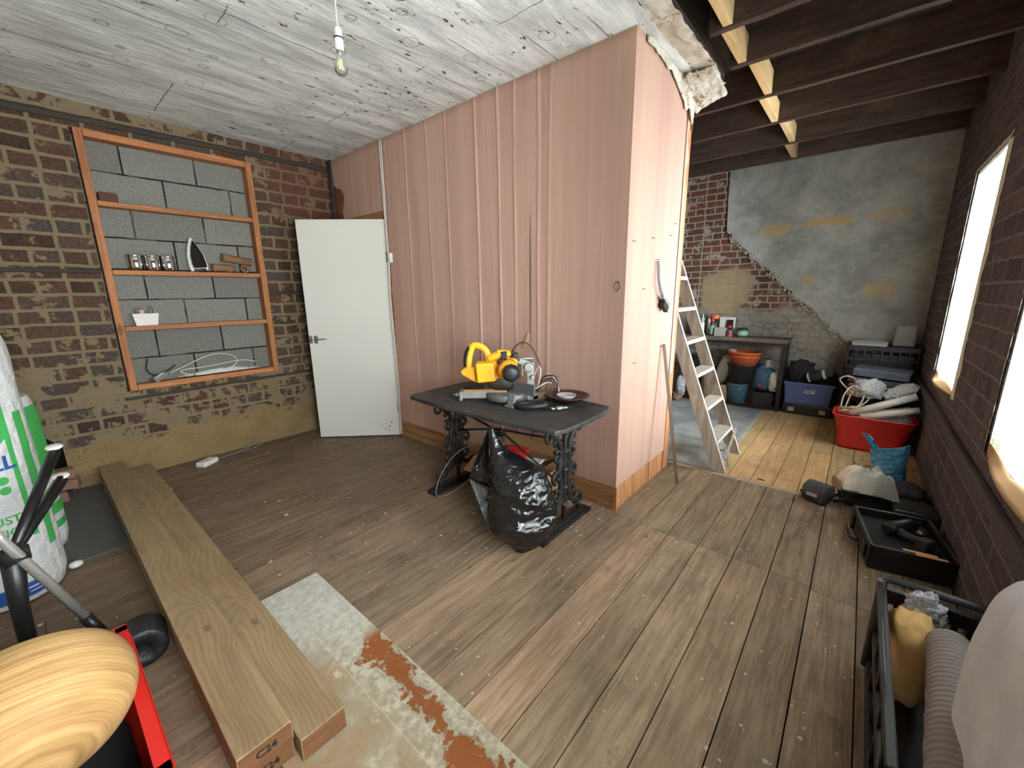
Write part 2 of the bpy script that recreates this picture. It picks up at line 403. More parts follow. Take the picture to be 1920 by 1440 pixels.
M['joist'] = m_wood('dark_joist_timber', (78, 58, 46), (46, 34, 28), 'x', dirt=(98, 82, 66))
M['decking'] = m_wood('dark_roof_boards', (58, 46, 38), (34, 28, 25), 'y', knots=False)
M['new_pine'] = m_wood('new_pine', (226, 196, 146), (198, 164, 112), 'y', knots=True)
M['shelf_pine'] = m_wood('orange_stained_pine', (176, 114, 62), (138, 84, 44), 'z', 1.0)
M['shelf_pine_y'] = m_wood('orange_stained_pine_rail', (182, 118, 66), (142, 88, 46), 'y', 1.0)
M['old_pine'] = m_wood('bare_orange_pine', (202, 148, 98), (160, 106, 66), 'z')
M['raw_pine'] = m_wood('bare_brown_boards', (176, 132, 86), (132, 92, 58), 'x')
M['batten'] = m_plain('dark_wall_timber', (62, 54, 46), .9, var=.3, scale=9, bump=.01)
M['white_door'] = m_plain('white_door_paint', (214, 213, 203), .45, var=.03, scale=3)
M['white'] = m_plain('white_plastic', (222, 220, 214), .4, var=.04)
M['satin'] = m_plain('satin_aluminium', (168, 168, 164), .35, .9, var=.06)
M['chrome'] = m_plain('polished_chrome', (214, 214, 214), .08, 1.0, var=.02)
M['black'] = m_plain('black_plastic', (30, 30, 31), .42, var=.25)
M['blackm'] = m_plain('matt_black_fabric', (27, 27, 28), .85, var=.3, bump=.003)
M['iron'] = m_plain('cast_iron', (50, 48, 45), .5, .5, var=.35, scale=30, bump=.002)
M['red'] = m_plain('red_plastic', (196, 34, 30), .4, var=.1)
M['yellow'] = m_plain('yellow_plastic', (244, 178, 34), .4, var=.05)
M['terracotta'] = m_plain('orange_tub_plastic', (206, 108, 62), .55, var=.1)
M['cable_w'] = m_plain('white_cable', (206, 202, 194), .5, var=.04)
M['cable_g'] = m_plain('grey_cable', (120, 118, 112), .5)
M['cable_b'] = m_plain('brown_cable', (62, 42, 34), .5)
M['card'] = m_plain('cardboard', (168, 132, 90), .85, var=.08)
def m_glass(name, col=(1, 1, 1), rough=0.0):
    n = N(name); return n.fin(col, rough, 0, **{'Transmission Weight': 1.0, 'IOR': 1.45})
def m_clear(name, tint=(.97, .98, .98), gl=.08):
    n = N(name); tr = n.new('ShaderNodeBsdfTransparent'); n.put(tr.inputs[0], tint); g = n.new('ShaderNodeBsdfGlossy'); g.inputs['Roughness'].default_value = .04
    fr = n.new('ShaderNodeFresnel'); fr.inputs[0].default_value = 1.45; mx = n.new('ShaderNodeMixShader')
    n.link(n.m('ADD', n.m('MULTIPLY', fr.outputs[0], .9), gl*.3), mx.inputs[0]); n.link(tr.outputs[0], mx.inputs[1]); n.link(g.outputs[0], mx.inputs[2]); n.link(mx.outputs[0], n.out.inputs[0]); return n.mat
M['glass'] = m_clear('clear_glass')
def m_film(name, rgb, alpha=.5, rough=.25):
    n = N(name); c = n.co(); f = n.noise(n.warp(c, 8, .1), 14, 4, .6)
    return n.fin(lin(rgb), rough, 0, n.bump(f, .006), .6, Alpha=n.step(f, .3, .7, alpha*.6, min(1, alpha*1.5)))
# ---------------- room shell ----------------
XL, XR, H = -3.13, 1.51, 2.62
YB, YF = -3.6, 3.44
def struct(o): o['kind'] = 'structure'; return o

# floor: separate boards with real gaps, dark joist void below
fl = MB()
def plank(x0, x1, y0, y1, tone, mi=0):
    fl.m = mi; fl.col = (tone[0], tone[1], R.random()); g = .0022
    fl.box((x0+g, y0+.001, -.02), (x1-g, y1-.001, 0.0)); fl.col = None
x = .182 - .1652*21; xs = []
while x < XR+.05: xs.append(x); x += .1652
for i, a in enumerate(xs):
    b = a+.1652
    if b > XR: b = XR
    if a < XL: a = XL
    if b-a < .02: continue
    k = R.uniform(.88, 1.02)
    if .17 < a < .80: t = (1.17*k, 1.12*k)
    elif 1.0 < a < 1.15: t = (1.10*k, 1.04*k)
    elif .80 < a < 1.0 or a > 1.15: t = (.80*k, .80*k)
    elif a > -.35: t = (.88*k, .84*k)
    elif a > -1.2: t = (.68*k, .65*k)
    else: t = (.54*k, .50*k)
    ys = [YB, R.uniform(-3.0, -1.2) if a < -.4 else YB, -.047 if a < .99 else -.078]
    if a < -.02: ys[2] = R.choice([-.9, -.4, -.047]) if a < -1.4 else -.047
    fl_y1 = ys[2]
    segs = sorted(set([YB, ys[1], fl_y1]))
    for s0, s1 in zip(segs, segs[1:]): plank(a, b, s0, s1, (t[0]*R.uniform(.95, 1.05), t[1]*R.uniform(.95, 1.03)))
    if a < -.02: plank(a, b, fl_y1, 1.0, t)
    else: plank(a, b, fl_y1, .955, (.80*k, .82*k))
# plaster-stained threshold strip
fl.m = 2; fl.box((-.02, .955, -.02), (XR, 1.0, .001))
x = -1.0
while x < XR-.02:
    b = min(x+.142, XR); y = 1.0
    while y < YF:
        y2 = min(YF, y+R.uniform(.5, 1.1)); k = R.uniform(.88, 1.06)
        if x > .9: t = (.78*k, .84*k)
        elif R.random() < .25: t = (.92*k, 1.0*k)
        else: t = (1.06*k, 1.0*k)
        plank(x, b, y, y2, t, 1); y = y2
    x += .142
fl.m = 3; fl.col = None; fl.box((XL-.1, YB, -.06), (XR+.1, YF+.1, -.03))
# concrete hearth let into the boards by the left wall
fl.m = 4; fl.box((XL, -3.2, -.02), (-1.93, -1.80, .006))
M['threshold'] = m_plain('dusty_threshold', (168, 156, 136), .9, var=.25, scale=20)
M['hearth'] = m_plain('grey_concrete', (92, 90, 85), .9, var=.25, scale=7, bump=.004)
struct(fl.build('floor', [M['floor_old'], M['floor_pine'], M['threshold'], M['subfloor'], M['hearth']]))

# left brick wall with block-filled recess and fire opening
SY0, SY1, SZ0, SZ1 = -1.765, -.712, .655, 2.455
wl = MB(); T = .2
def wl_box(y0, y1, z0, z1): wl.box((XL-T, y0, z0 if z0 else -.1), (XL, y1, z1))
FY = -2.17
wl_box(YB, FY, .60, 2.85); wl_box(FY, SY0-.016, 0, 2.85); wl_box(SY1, .95, 0, 2.85)
wl_box(SY0-.016, SY1, 0, SZ0); wl_box(SY0-.016, SY1, SZ1, 2.85); wl_box(YB, -3.2, 0, .6)
wl.prism([(FY, .60), (FY, .36), (FY-.02, .36), (FY-.22, .60)], T, Matrix(((0, -1, 0, XL), (1, 0, 0, 0), (0, 0, 1, 0), (0, 0, 0, 1))))
wl.m = 1; wl.box((XL-T-.01, SY0-.015, SZ0), (XL-.085, SY1, SZ1))
wl.m = 2; wl.box((XL-.42, -3.25, -.02), (XL-.40, FY+.05, .7)); wl.box((XL-.42, -3.25, .6), (XL-T, FY, .63)); wl.box((XL-.42, FY-.001, 0), (XL-T, FY+.02, .63)); wl.box((XL-.42, -3.2, -.02), (XL, FY, .004))
struct(wl.build('wall_left', [M['brick_left'], M['block'], M['dark_recess']]))
# dark bond timbers let into the brickwork
def batten(name, y0, y1, z0, z1, h=.022):
    b = MB(); b.grid(lambda u, v: (XL+.006+.004*nz(u*9, v, 3), y0+(y1-y0)*u, (z0+(z1-z0)*u)+h*(v-.5)+.006*nz(u*14, v*2, 1)), 60, 1)
    o = b.build(name, M['batten'], solid=.02); struct(o)
batten('trim_1', YB, -.02, 2.485, 2.535, .04)
batten('trim_2', YB, -1.78, 1.53, 1.53, .03)
batten('trim_3', -.70, -.02, 1.375, 1.385, .03)
batten('trim_4', -1.8, -.02, .60, .62, .02)

# far wall: bare brick with a thick coat of cement render over the right side
wf = MB(); wf.box((-1.7, YF, -.1), (XR+.2, YF+.15, 3.0))
wf.m = 1
edge = [(-.36, 2.72), (-.352, 2.35), (-.335, 2.02)]
p0, p1 = Vector((-.335, 2.02)), Vector((.93, .80))
for i in range(1, 40):
    t = i/40; q = p0.lerp(p1, t); d = .028*nz(t*22, 1.3, 0)+.012*nz(t*60, 0, 4)
    edge.append((q.x+d, q.y+d*1.2))
edge += [(.95, .78), (1.0, .5), (1.05, .2), (1.08, 0)]
poly = [(XR+.1, 0), (XR+.1, 2.72)] + edge
wf.prism(poly[::-1], .022, Matrix.Translation((0, YF-.022, 0)))
fixn(struct(wf.build('wall_far', [M['brick_far'], M['render']])))
# crumbled plaster along the diagonal scar
cr = MB()
for i in range(150):
    t = R.random()**.9; q = p0.lerp(p1, t); s = R.uniform(.008, .022)
    a = R.uniform(-.03, .012); cx, cz = q.x+a, q.y+a*1.1
    cr.lathe([(s*.2, -s*.7), (s, -s*.2), (s*.9, s*.3), (s*.2, s*.7)], 6, Matrix.Translation((cx, YF-.014, cz)) @ Euler((R.random()*3, R.random()*3, 0)).to_matrix().to_4x4(), cap=True)
M['scar'] = m_plain('crumbled_mortar', (176, 172, 160), .95, var=.3, scale=40)
struct(cr.build('trim_5', M['scar']))

# right wall with two window openings and an unseen third added for its light
WIN = [(1.34, 2.21, .70, 2.10), (-.72, .38, .66, 2.12), (-2.45, -1.35, .66, 2.12)]
wr = MB(); TR = .24
ys = sorted([YB, YF] + [v for w_ in WIN for v in w_[:2]])
for a, b in zip(ys, ys[1:]):
    win = [w_ for w_ in WIN if abs(w_[0]-a) < 1e-6]
    if win: wr.box((XR, a, -.1), (XR+TR, b, win[0][2])); wr.box((XR, a, win[0][3]), (XR+TR, b, 3.0))
    else: wr.box((XR, a, -.1), (XR+TR, b, 3.0))
M['ledge_dark'] = m_plain('dark_painted_plinth', (72, 67, 69), .8, var=.2)
struct(wr.build('wall_right', M['brick_right']))
lg = MB(); lg.box((XR-.03, -.9, .50), (XR, 3.4, .56)); struct(lg.build('trim_6', M['ledge_dark'], bevel=.008))

# back wall behind the photographer, short return walls
wb = MB(); wb.box((XL-.2, YB-.15, -.1), (XR+.24, YB, 3.0))
M['plaster_plain'] = m_plain('bare_plaster', (196, 184, 166), .9, var=.1, scale=4)
struct(wb.build('wall_back', M['plaster_plain']))
w2 = MB(); w2.box((-1.62, .9, -.1), (-1.5, YF, 3.0)); struct(w2.build('wall_side', M['brick_far']))

# ceiling: painted boards over the main part, torn edge at the right
ce = MB()
nE = 90
def ce_edge(y): return .195 + .02*nz(y*3, 2, 0) + .012*nz(y*13, 5, 0)
ce.m = 0
ce.grid(lambda u, v: (XL-.1+(ce_edge(YB+(0.90-YB)*v)-.13-(XL-.1))*u, YB+(.90-YB)*v, H+.006*nz(u*14, v*14, 0)), 40, nE)
ce.m = 1
def band(u, v):
    y = YB+(.90-YB)*v; x1 = ce_edge(y); x0 = x1-.13
    return (x0+(x1-x0)*u, y, H+.004*nz(x0*9, y*9, 0)-.016*u*(1+1.5*nz(y*7, u*4, 0)))
ce.grid(band, 8, 160)
ce.m = 2; ce.box((XL-.1, YB, H+.02), (.17, .92, H+.05))
struct(ce.build('ceiling', [M['ceiling'], M['torn'], M['decking']]))
# roof boards over the opened-up part
de = MB()
y = YB
while y < YF:
    x = .0
    y += 1.0
for i in range(40):
    x0 = -1.62 + i*.1
    if x0 > XR: break
    de.box((x0+.002, (.0 if x0 < .1 else YB), 2.86), (x0+.098, YF, 2.88))
de.box((-1.62, YB, 2.90), (XR+.24, YF+.15, 2.92))
struct(de.build('ceiling_boards', M['decking'])).name = 'ceiling_upper'
# exposed joists: each a timber of its own
JY = [-3.0, -2.4, -1.8, -1.25, -.68, -.12, .42, .86, 1.43, 2.02, 2.66, 3.22]
names = ['over the camera end', '', '', '', '', '', 'beside the ceiling edge']
for i, y in enumerate(JY):
    j = MB(); x0 = .215 if y < .9 else -1.5
    j.grid(lambda u, v: (x0+(XR-x0)*u, y+[-.024, .024, .024, -.024, -.024][int(round(v*4))]+.002*nz(u*12, v, i), [2.66, 2.66, 2.86, 2.86, 2.66][int(round(v*4))]+.003*nz(u*9, 3, i+v)), 30, 4, smooth=False)
    o = j.build('ceiling_joist', M['joist'], bevel=.003)
    pos = 'nearest the photographer' if i < 6 else ['above the pink wall corner', 'crossing where the painted ceiling ends', 'second beyond the painted ceiling', 'third beyond the painted ceiling', 'second from the far rendered wall', 'close against the far rendered wall'][i-6]
    tag(o, 'dark old ceiling joist '+pos, 'joist', 'exposed ceiling joists')
# pale new noggings between the joists
for k in range(6, 11):
    a, b = JY[k]+.026, JY[k+1]-.026; xc = .285 + (.045 if k % 2 else 0)
    g = MB(); g.box((xc-.022, a, 2.665), (xc+.022, b, 2.80))
    o = g.build('timber_nogging', M['new_pine'], bevel=.002)
    tag(o, 'pale new pine nogging fixed between joists, '+['nearest the torn ceiling edge', 'second from the torn ceiling edge', 'middle one of the row', 'second from the far wall', 'nearest the far rendered wall'][k-6], 'nogging', 'pine noggings in a line between the joists')
g = MB(); g.box((.285, JY[5]+.026, 2.665), (.33, JY[6]-.026, 2.80))
tag(g.build('timber_nogging', M['new_pine'], bevel=.002), 'pale new pine nogging cut off by the top edge of the photo', 'nogging', 'pine noggings in a line between the joists')

# pink papered partition box (stair enclosure)
PX0 = -2.225
core = MB()
core.box((PX0, .014, 0), (0-.014, .05, H)); core.box((-.05, .014, 0), (-.014, .86, H)); core.box((XL, .014, 2.03), (PX0, .05, H))
core.box((-1.5, .86, 0), (-.014, .90, H)); core.box((XL-.2, .88, -.1), (-1.5, .93, H))
core.box((-.80, .90, 0), (-.385, 1.62, 2.5))
struct(core.build('wall_partition', M['raw_pine']))
ridx = [-1.93, -1.66, -1.44, -1.13, -.93, -.79, -.60, -.52]
def wr_long(x, z):
    d = .0015*nz(x*4, z*.5, 0)
    for k, rx in enumerate(ridx):
        dx = x-(rx+.012*nz(z*1.3, k*5.1, 0)); amp = (.007, .004, .006, .010, .011, .008, .006, .004)[k]
        d += amp*math.exp(-(dx/.010)**2)*(.65+.5*nz(z*2, k*3.3, 1))
    return d
pk = MB()
NX, NZ = 420, 60
pk.grid(lambda u, v: (PX0+(0-PX0)*u, -wr_long(PX0-PX0*u, .157+(H-.157)*v) if u < .995 else 0.0, .157+.006*nz(u*20, 0, 0)*(1-v)+(H-.157)*v), NX, NZ)
pk.grid(lambda u, v: (.0, .805*u+(.0 if u < .97 else .014*nz(v*16, 0, 2)), .157+(H-.157-.0)*v*(1-0.0*u)), 40, 60)
pk.grid(lambda u, v: (XL+.03+(PX0-XL-.03)*u, -.002-.004*abs(nz(u*9, v*3, 1)), 2.06+(H-2.06)*v), 30, 12)
pk.box((PX0, 0.001, .157), (-.001, .014, H)); pk.box((-.014, .001, .157), (-.001, .80, H)); pk.box((XL+.03, .001, 2.06), (PX0, .014, H))
struct(pk.build('wall_pink', M['pink']))
# dark split in the paper with a torn flap
sp = MB()
sp.grid(lambda u, v: (-.655+.006*(u-.5)*(1-abs(2*v-1)**3)+.002*nz(v*9, 0, 0), -.0125, .95+.95*v), 2, 30)
M['split'] = m_plain('dark_split', (44, 26, 22), .9)
struct(sp.build('trim_7', M['split']))
fp = MB(); fp.grid(lambda u, v: (-.665-.05*u*(1-v), -.013-.012*u, .97+.10*v+.02*u), 4, 4); fp.build('paper_flap', M['card']); tag(bpy.data.objects['paper_flap'], 'torn curl of brown paper peeling from split in pink wall', 'paper')
M['old_brown'] = m_wood('old_brown_board', (128, 86, 56), (98, 64, 42), 'x', knots=False)
# bare boards at the foot, where the skirting is gone
bb = MB()
bb.box((PX0, .004, 0), (0.0-.002, .014, .158)); bb.m = 1
for k in range(6):
    y0 = .0+k*.135; bb.box((-.014, y0+.003, 0), (-.003-.003*(k % 2), y0+.132, .16))
bb.m = 1; bb.box((-.004, -.003, 0), (.008, .012, .158))
struct(bb.build('baseboard_partition', [M['raw_pine'], M['old_pine']]))
# bare timber jamb at the end of the short face, with rags of paper
jb = MB(); jb.grid(lambda u, v: (.004, .80+.085*u, .0+2.50*v), 2, 2, False); jb.box((-.05, .80, 0), (.003, .885, 2.56))
struct(jb.build('trim_8', M['old_pine']))
rg = MB(); rg.grid(lambda u, v: (.006+.01*u*abs(nz(v*8, 1, 0)), .79+.045*u*(1+.9*nz(v*15, 2, 0)), .75+1.75*v), 4, 80)
struct(rg.build('trim_9', M['pink']))
# hanging torn plaster at the end of the ceiling
hp = MB()
hp.grid(lambda u, v: (.005+.19*u, .60+.32*v+.02*nz(u*5, v*7, 0), H-.02-.10*v*v*(1-.6*u)-.03*abs(nz(u*6, v*9, 2))), 16, 24)
hp.grid(lambda u, v: (.012+.02*abs(nz(u*5, v*5, 0)), .10+.76*u, H-.005-(.03+.22*u**3)*v*(1+.5*nz(u*12, 3, 0))), 40, 6)
struct(hp.build('trim_10', M['torn'], solid=.008))
tp_ = MB(); tp_.prism([(-3.09, 2.06), (-2.94, 2.06), (-2.955, 2.13), (-2.92, 2.20), (-2.90, 2.27), (-2.945, 2.335), (-3.02, 2.355), (-3.09, 2.40)], .003, Matrix.Translation((0, -.0125, 0)))
struct(fixn(tp_.build('trim_12', M['old_brown'])))
# old conduit in the corner by the door
cp = thing('old_pipework', 'pair of grimy old pipes running down the corner left of the white door', 'pipe', (XL+.03, -.03, 1.2))
for dx, dy in ((0.0, 0.0), (.035, -.005)):
    c_ = MB(); c_.cyl((dx, dy, 0), (dx, dy, 1.41), .012); c_.build('pipe', M['batten'], cp)

# door lining, header, leaf

dl = MB(); dl.box((PX0-.05, -.004, 0), (PX0, .10, 2.06)); dl.box((XL+.02, .0, 1.99), (PX0, .10, 2.055)); dl.box((XL, -.002, 0), (XL+.03, .1, 2.06))
struct(dl.build('trim_11', M['raw_pine'], bevel=.003))
D = thing('door_1', None, None, (-2.272, -.006, .012), rz=PI+math.atan2(.518, .551))
D['kind'] = 'structure'
d = MB(); d.box((0, -.02, 0), (.755, .02, 1.975)); d.build('door_leaf', M['white_door'], D, bevel=.003)
# the room side of the leaf faces +Y of the leaf's own frame
fs = 1
dh = MB(); dh.box((.672, fs*.0205, .905), (.708, fs*.0245, .975)); dh.cyl((.690, .0245, .94), (.690, .056, .94), .008)
dh.tube([(.690, .052, .94), (.64, .055, .943), (.585, .052, .946)], [.007, .006, .004], 10)
hd = dh.build('door_handle', M['satin'], D, bevel=.0015); hd['label'] = 'satin metal lever handle'
dk = MB(); dk.box((.722, .0205, .905), (.75, .0245, .975)); esc = dk.build('keyhole_plate', M['satin'], D, bevel=.001)
kk = MB(); kk.cyl((.736, .0246, .945), (.736, .0252, .945), .005); kk.box((.7335, .0246, .928), (.7385, .0252, .945)); kk.build('keyhole', M['blackm'], esc)
hg = MB()
for z in (.25, 1.62): hg.cyl((.0, .022, z), (0, .022, z+.08), .006)
hg.build('hinge', M['satin'], D)
st = MB()
for (a, b, r) in [(.09, .09, .010), (.12, .12, .006), (.07, .13, .009), (.13, .07, .007), (.045, .05, .006), (.10, .05, .008), (.11, .16, .005), (.16, .10, .006)]:
    st.lathe([(r, 0), (r*.7, .0006), (0.0003, .0008)], 9, Matrix.Translation((a, .0202, b)) @ Matrix.Rotation(-PI/2, 4, 'X'), wob=lambda t, z: .25*math.sin(3*t+r*999))
M['stain'] = m_plain('brown_stain', (150, 122, 92), .8); so = st.build('stain', M['stain'], D); so['label'] = 'brown stain marks at the foot of the door'

# ---- windows: pale frames, glass, net curtains, ragged reveals ----
def m_net():
    n = N('net_curtain'); c = n.co(); q = n.sep(c)
    d = n.vor(n.comb(n.m('MULTIPLY', q[1], 1.0), q[2], 0.0), 42, rnd=.25)
    dots = n.step(d, .16, .22, 1.0, 0.0)
    t = n.new('ShaderNodeBsdfTranslucent'); n.put(t.inputs[0], n.mix(dots, (.93, .93, .9), (.5, .5, .48)))
    df = n.new('ShaderNodeBsdfDiffuse'); n.put(df.inputs[0], (.85, .85, .82))
    tr = n.new('ShaderNodeBsdfTransparent'); a1 = n.new('ShaderNodeMixShader'); a1.inputs[0].default_value = .4
    n.link(t.outputs[0], a1.inputs[1]); n.link(df.outputs[0], a1.inputs[2])
    a2 = n.new('ShaderNodeMixShader'); n.put(a2.inputs[0], n.step(n.noise(n.map(c, (1, 6, .4)), 6, 2), .3, .7, .42, .62))
    n.link(tr.outputs[0], a2.inputs[1]); n.link(a1.outputs[0], a2.inputs[2]); n.link(a2.outputs[0], n.out.inputs[0]); return n.mat
M['net'] = m_net()
M['reveal'] = m_plain('pale_broken_plaster', (212, 218, 194), .9, var=.12, scale=14, bump=.01)
M['frame_white'] = m_plain('white_window_paint', (224, 224, 218), .5, var=.05)
for k, (y0, y1, z0, z1) in enumerate(WIN):
    W = thing('window_%d' % (k+1), None, None, (XR+.15, (y0+y1)/2, z0)); W['kind'] = 'structure'; hy = (y1-y0)/2; h = z1-z0
    f = MB()
    for s in (-1, 1): f.box((.0, s*hy-.0225-s*.0225, 0), (.07, s*hy+.0225-s*.0225, h))
    f.box((0, -hy, 0), (.07, hy, .05)); f.box((0, -hy, h-.05), (.07, hy, h)); f.box((.01, -hy, h/2-.02), (.06, hy, h/2+.02)); f.box((.02, -.012, .05), (.05, .012, h-.05))
    f.build('window_frame', M['frame_white'], W, bevel=.003)
    g = MB(); g.box((.033, -hy+.04, .05), (.037, hy-.04, h/2-.02)); g.box((.033, -hy+.04, h/2+.02), (.037, hy-.04, h-.05)); g.build('pane', M['glass'], W)
    # broken plaster reveal, ragged where it meets the brick
    r_ = MB(); n_ = 70
    for s in (-1, 1):
        r_.grid(lambda u, v: (-.148+.148*u, s*(hy-.004-.003*abs(nz(v*17, k*3.1, u*4))), h*v), 6, n_)
    r_.grid(lambda u, v: (-.143+.143*u, -hy+2*hy*v, h-.003-.004*nz(v*9, u, k)), 4, 20)
    r_.box((-.143, -hy, -.0), (0, hy, .012))
    r_.build('reveal', M['reveal'], W)
    sl = MB()
    def lip(u, v, hy=hy): return (-.148-.05*math.sin(PI*v)*u-.0*u, -hy+2*hy*v, .012+.028*(1-u)*abs(math.sin(PI*v*1.5))-.01*u)
    sl.grid(lip, 4, 20); sl.build('sill_paper', M['card'], W, solid=.003)
    for s in (-1, 1):      # ragged plaster edging left on the wall face round the opening
        e_ = MB(); e_.grid(lambda u, v: (-.152-.008*(1-u), s*(hy-.006+(.030+.040*(.4+nz(v*11, k*3, s*4))+.016*nz(v*41, k, s))*u), -.01+(h+.02)*v), 3, 110); e_.build('ragged_edge', M['reveal'], W)
    e_ = MB(); e_.grid(lambda u, v: (-.152-.012*(1-v), -hy-.03+(2*hy+.06)*u, h+.0+(.045+.012*nz(u*14, k, 0))*v), 40, 2); e_.build('head_strip', M['reveal'], W)
    c_ = MB()
    c_.grid(lambda u, v: (-.125+.010*math.sin(u*2*hy*60+1.5*nz(u*6, v*2, k))*(.4+.6*(1-v))+.012*nz(u*3, v*2, 1), -hy+.03+(2*hy-.06)*u+.012*nz(v*6, k, u*3), .04+(h-.09)*v), 90, 24)
    c_.build('net_curtain', M['net'], W)
# ---------------- shelf recess on the left wall ----------------
sh = thing('shelf_unit', 'orange-stained open timber shelf frame set in the grey block recess', 'shelves', (XL, (SY0+SY1)/2, SZ0))
hw = (SY1-SY0)/2; hh = SZ1-SZ0; xa, xb = -.125, .012
for s in (-1, 1):
    b = MB(); b.box((xa, s*hw-.022-s*.022, 0), (xb, s*hw+.022-s*.022, hh)); b.build('side_post', M['shelf_pine'], sh, bevel=.003)
for z, nm in ((0, 'bottom_rail'), (hh-.044, 'top_rail')):
    b = MB(); b.box((xa, -hw+.046, z), (xb-.001, hw-.046, z+.044)); b.build(nm, M['shelf_pine_y'], sh, bevel=.003)
for z in (.45, .855, 1.32):
    b = MB(); b.box((xa, -hw+.046, z), (xb-.004, hw-.046, z+.034)); b.build('shelf', M['shelf_pine_y'], sh, bevel=.003)
S1, S2, S3, S0 = SZ0+.485, SZ0+.890, SZ0+1.355, SZ0+.045      # walking surfaces of the shelves
SXm = XL-.055
M['soot'] = m_plain('dark_red_brick', (92, 58, 50), .9, var=.2, scale=30, bump=.004)
b = MB(); b.box((-.045, -.05, 0), (.045, .05, .062)); tag(b.build('brick_piece', M['soot'], bevel=.005), 'small dark red brick piece at the left end of the top shelf', 'brick').location = (SXm, -1.655, S3)
# chrome canisters
c0 = thing('chrome_canister', 'mirror-bright chrome canister, left one of three on the middle shelf', 'canister', (SXm-.01, -1.575, S2), group='chrome canisters on the shelf')
b = MB(); b.lathe([(0, 0), (.044, 0), (.046, .004), (.046, .100), (.044, .104)], 32); b.build('body', M['chrome'], c0)
b = MB(); b.lathe([(.0455, .100), (.0475, .102), (.0475, .114), (.044, .118), (0, .118)], 32); b.build('lid', M['chrome'], c0)
copy_tree(c0, (SXm+.005, -1.478, S2), label='mirror-bright chrome canister, middle one of three on the middle shelf')
copy_tree(c0, (SXm-.005, -1.382, S2), label='mirror-bright chrome canister, right one of three on the middle shelf')
# iron standing on its heel
ir = thing('clothes_iron', 'black and chrome clothes iron standing on its heel with cord wrapped round', 'iron', (SXm-.005, -1.185, S2+.008), rot=(.13, 0, .12))
prof = [(-.062, .0), (-.066, .04), (-.058, .12), (-.036, .19), (-.010, .245), (.0, .262), (.010, .245), (.036, .19), (.058, .12), (.066, .04), (.062, .0)]
RY = Matrix(((0, -1, 0, 0), (1, 0, 0, 0), (0, 0, 1, 0), (0, 0, 0, 1)))
b = MB(); b.prism([(x*.74, .022+z*.82) for x, z in prof], .014, Matrix.Translation((.045, 0, .004)) @ RY); fixn(b.build('soleplate', m_plain('dark_polished_sole', (52, 52, 56), .15, .9), ir, bevel=.002))
b = MB(); b.prism(prof, .03, Matrix.Translation((.021, 0, .004)) @ RY); fixn(b.build('white_skirt', M['white'], ir, bevel=.006))
b = MB(); b.tube([(-.014, 0, .03), (-.018, 0, .10), (-.014, 0, .165), (-.004, 0, .225)], [.040, .036, .026, .010], 16, squash=.7)
b.box((-.05, -.045, .0), (.022, .045, .022)); b.build('body', M['black'], ir, bevel=.003)
b = MB(); b.tube(smooth_path([(-.02, 0, .02), (-.055, 0, .04), (-.058, 0, .10), (-.045, 0, .15), (-.015, 0, .18)]), .012, 12); b.build('handle', M['black'], ir)
b = MB()
for k in range(4):
    zc = .10+.012*k; b.tube([(.05*math.cos(a)-.008, .06*math.sin(a), zc+.02*math.sin(a)) for a in [i*PI/10 for i in range(20)]], .003, 6, closed=True)
b.build('cord', M['cable_w'], ir)
# clay pipe lengths
M['clay'] = m_plain('brown_clay', (138, 104, 72), .85, var=.22, scale=18, bump=.004)
def pipe(p, q, r, lab):
    p = Vector(p); q = Vector(q); L = (q-p).length
    d = (q-p).normalized(); Mx = d.to_track_quat('Z', 'Y').to_matrix().to_4x4(); Mx.translation = p
    b = MB(); b.lathe([(r*.68, .0), (r*1.0, .0), (r*1.12, .006), (r*1.12, .022), (r, .035), (r, L-.002), (r*.68, L), (r*.68, .0)], 22, wob=lambda a, z: .05*math.sin(2*a+z*20))
    o = b.build('clay_pipe', M['clay']); o.matrix_world = Mx
    return tag(o, lab, 'pipe', 'brown clay pipes on the middle shelf')
pipe((SXm+.02, -1.10, S2+.040), (SXm+.01, -.93, S2+.035), .030, 'brown clay pipe piece lying next to the iron, mouth towards it')
pipe((SXm+.03, -.985, S2+.036), (SXm-.055, -.96, S2+.036), .030, 'brown clay pipe piece seen end-on in middle of the pipe heap')
pipe((SXm+.03, -.865, S2+.036), (SXm-.05, -.83, S2+.036), .030, 'brown clay pipe piece at the right end of the pipe heap')
pipe((SXm+.02, -1.02, S2+.125), (SXm+.0, -.80, S2+.092), .033, 'brown clay pipe piece with open mouth lying on top of the heap')
# white tub of oddments
tb = thing('white_tub', 'small white plastic tub full of oddments on the second shelf up', 'tub', (SXm+.004, -1.585, S1))
b = MB(); b.add([(-.038, -.062, 0), (.038, -.062, 0), (.038, .062, 0), (-.038, .062, 0), (-.048, -.076, .085), (.048, -.076, .085), (.048, .076, .085), (-.048, .076, .085)], [(0, 3, 2, 1), (0, 1, 5, 4), (1, 2, 6, 5), (2, 3, 7, 6), (3, 0, 4, 7)]); b.build('shell', M['white'], tb, solid=.003, bevel=.004)
b = MB(); b.box((-.051, -.079, .080), (.051, -.073, .089)); b.box((-.051, .073, .080), (.051, .079, .089)); b.box((.045, -.079, .080), (.051, .079, .089)); b.box((-.051, -.079, .080), (-.045, .079, .089)); b.build('rim', M['white'], tb, bevel=.002)
b = MB(); b.grid(lambda u, v: (-.04+.08*u, -.066+.132*v, .072+.03*abs(nz(u*4, v*6, 3))), 10, 16); b.build('oddments', M['blackm'], tb)
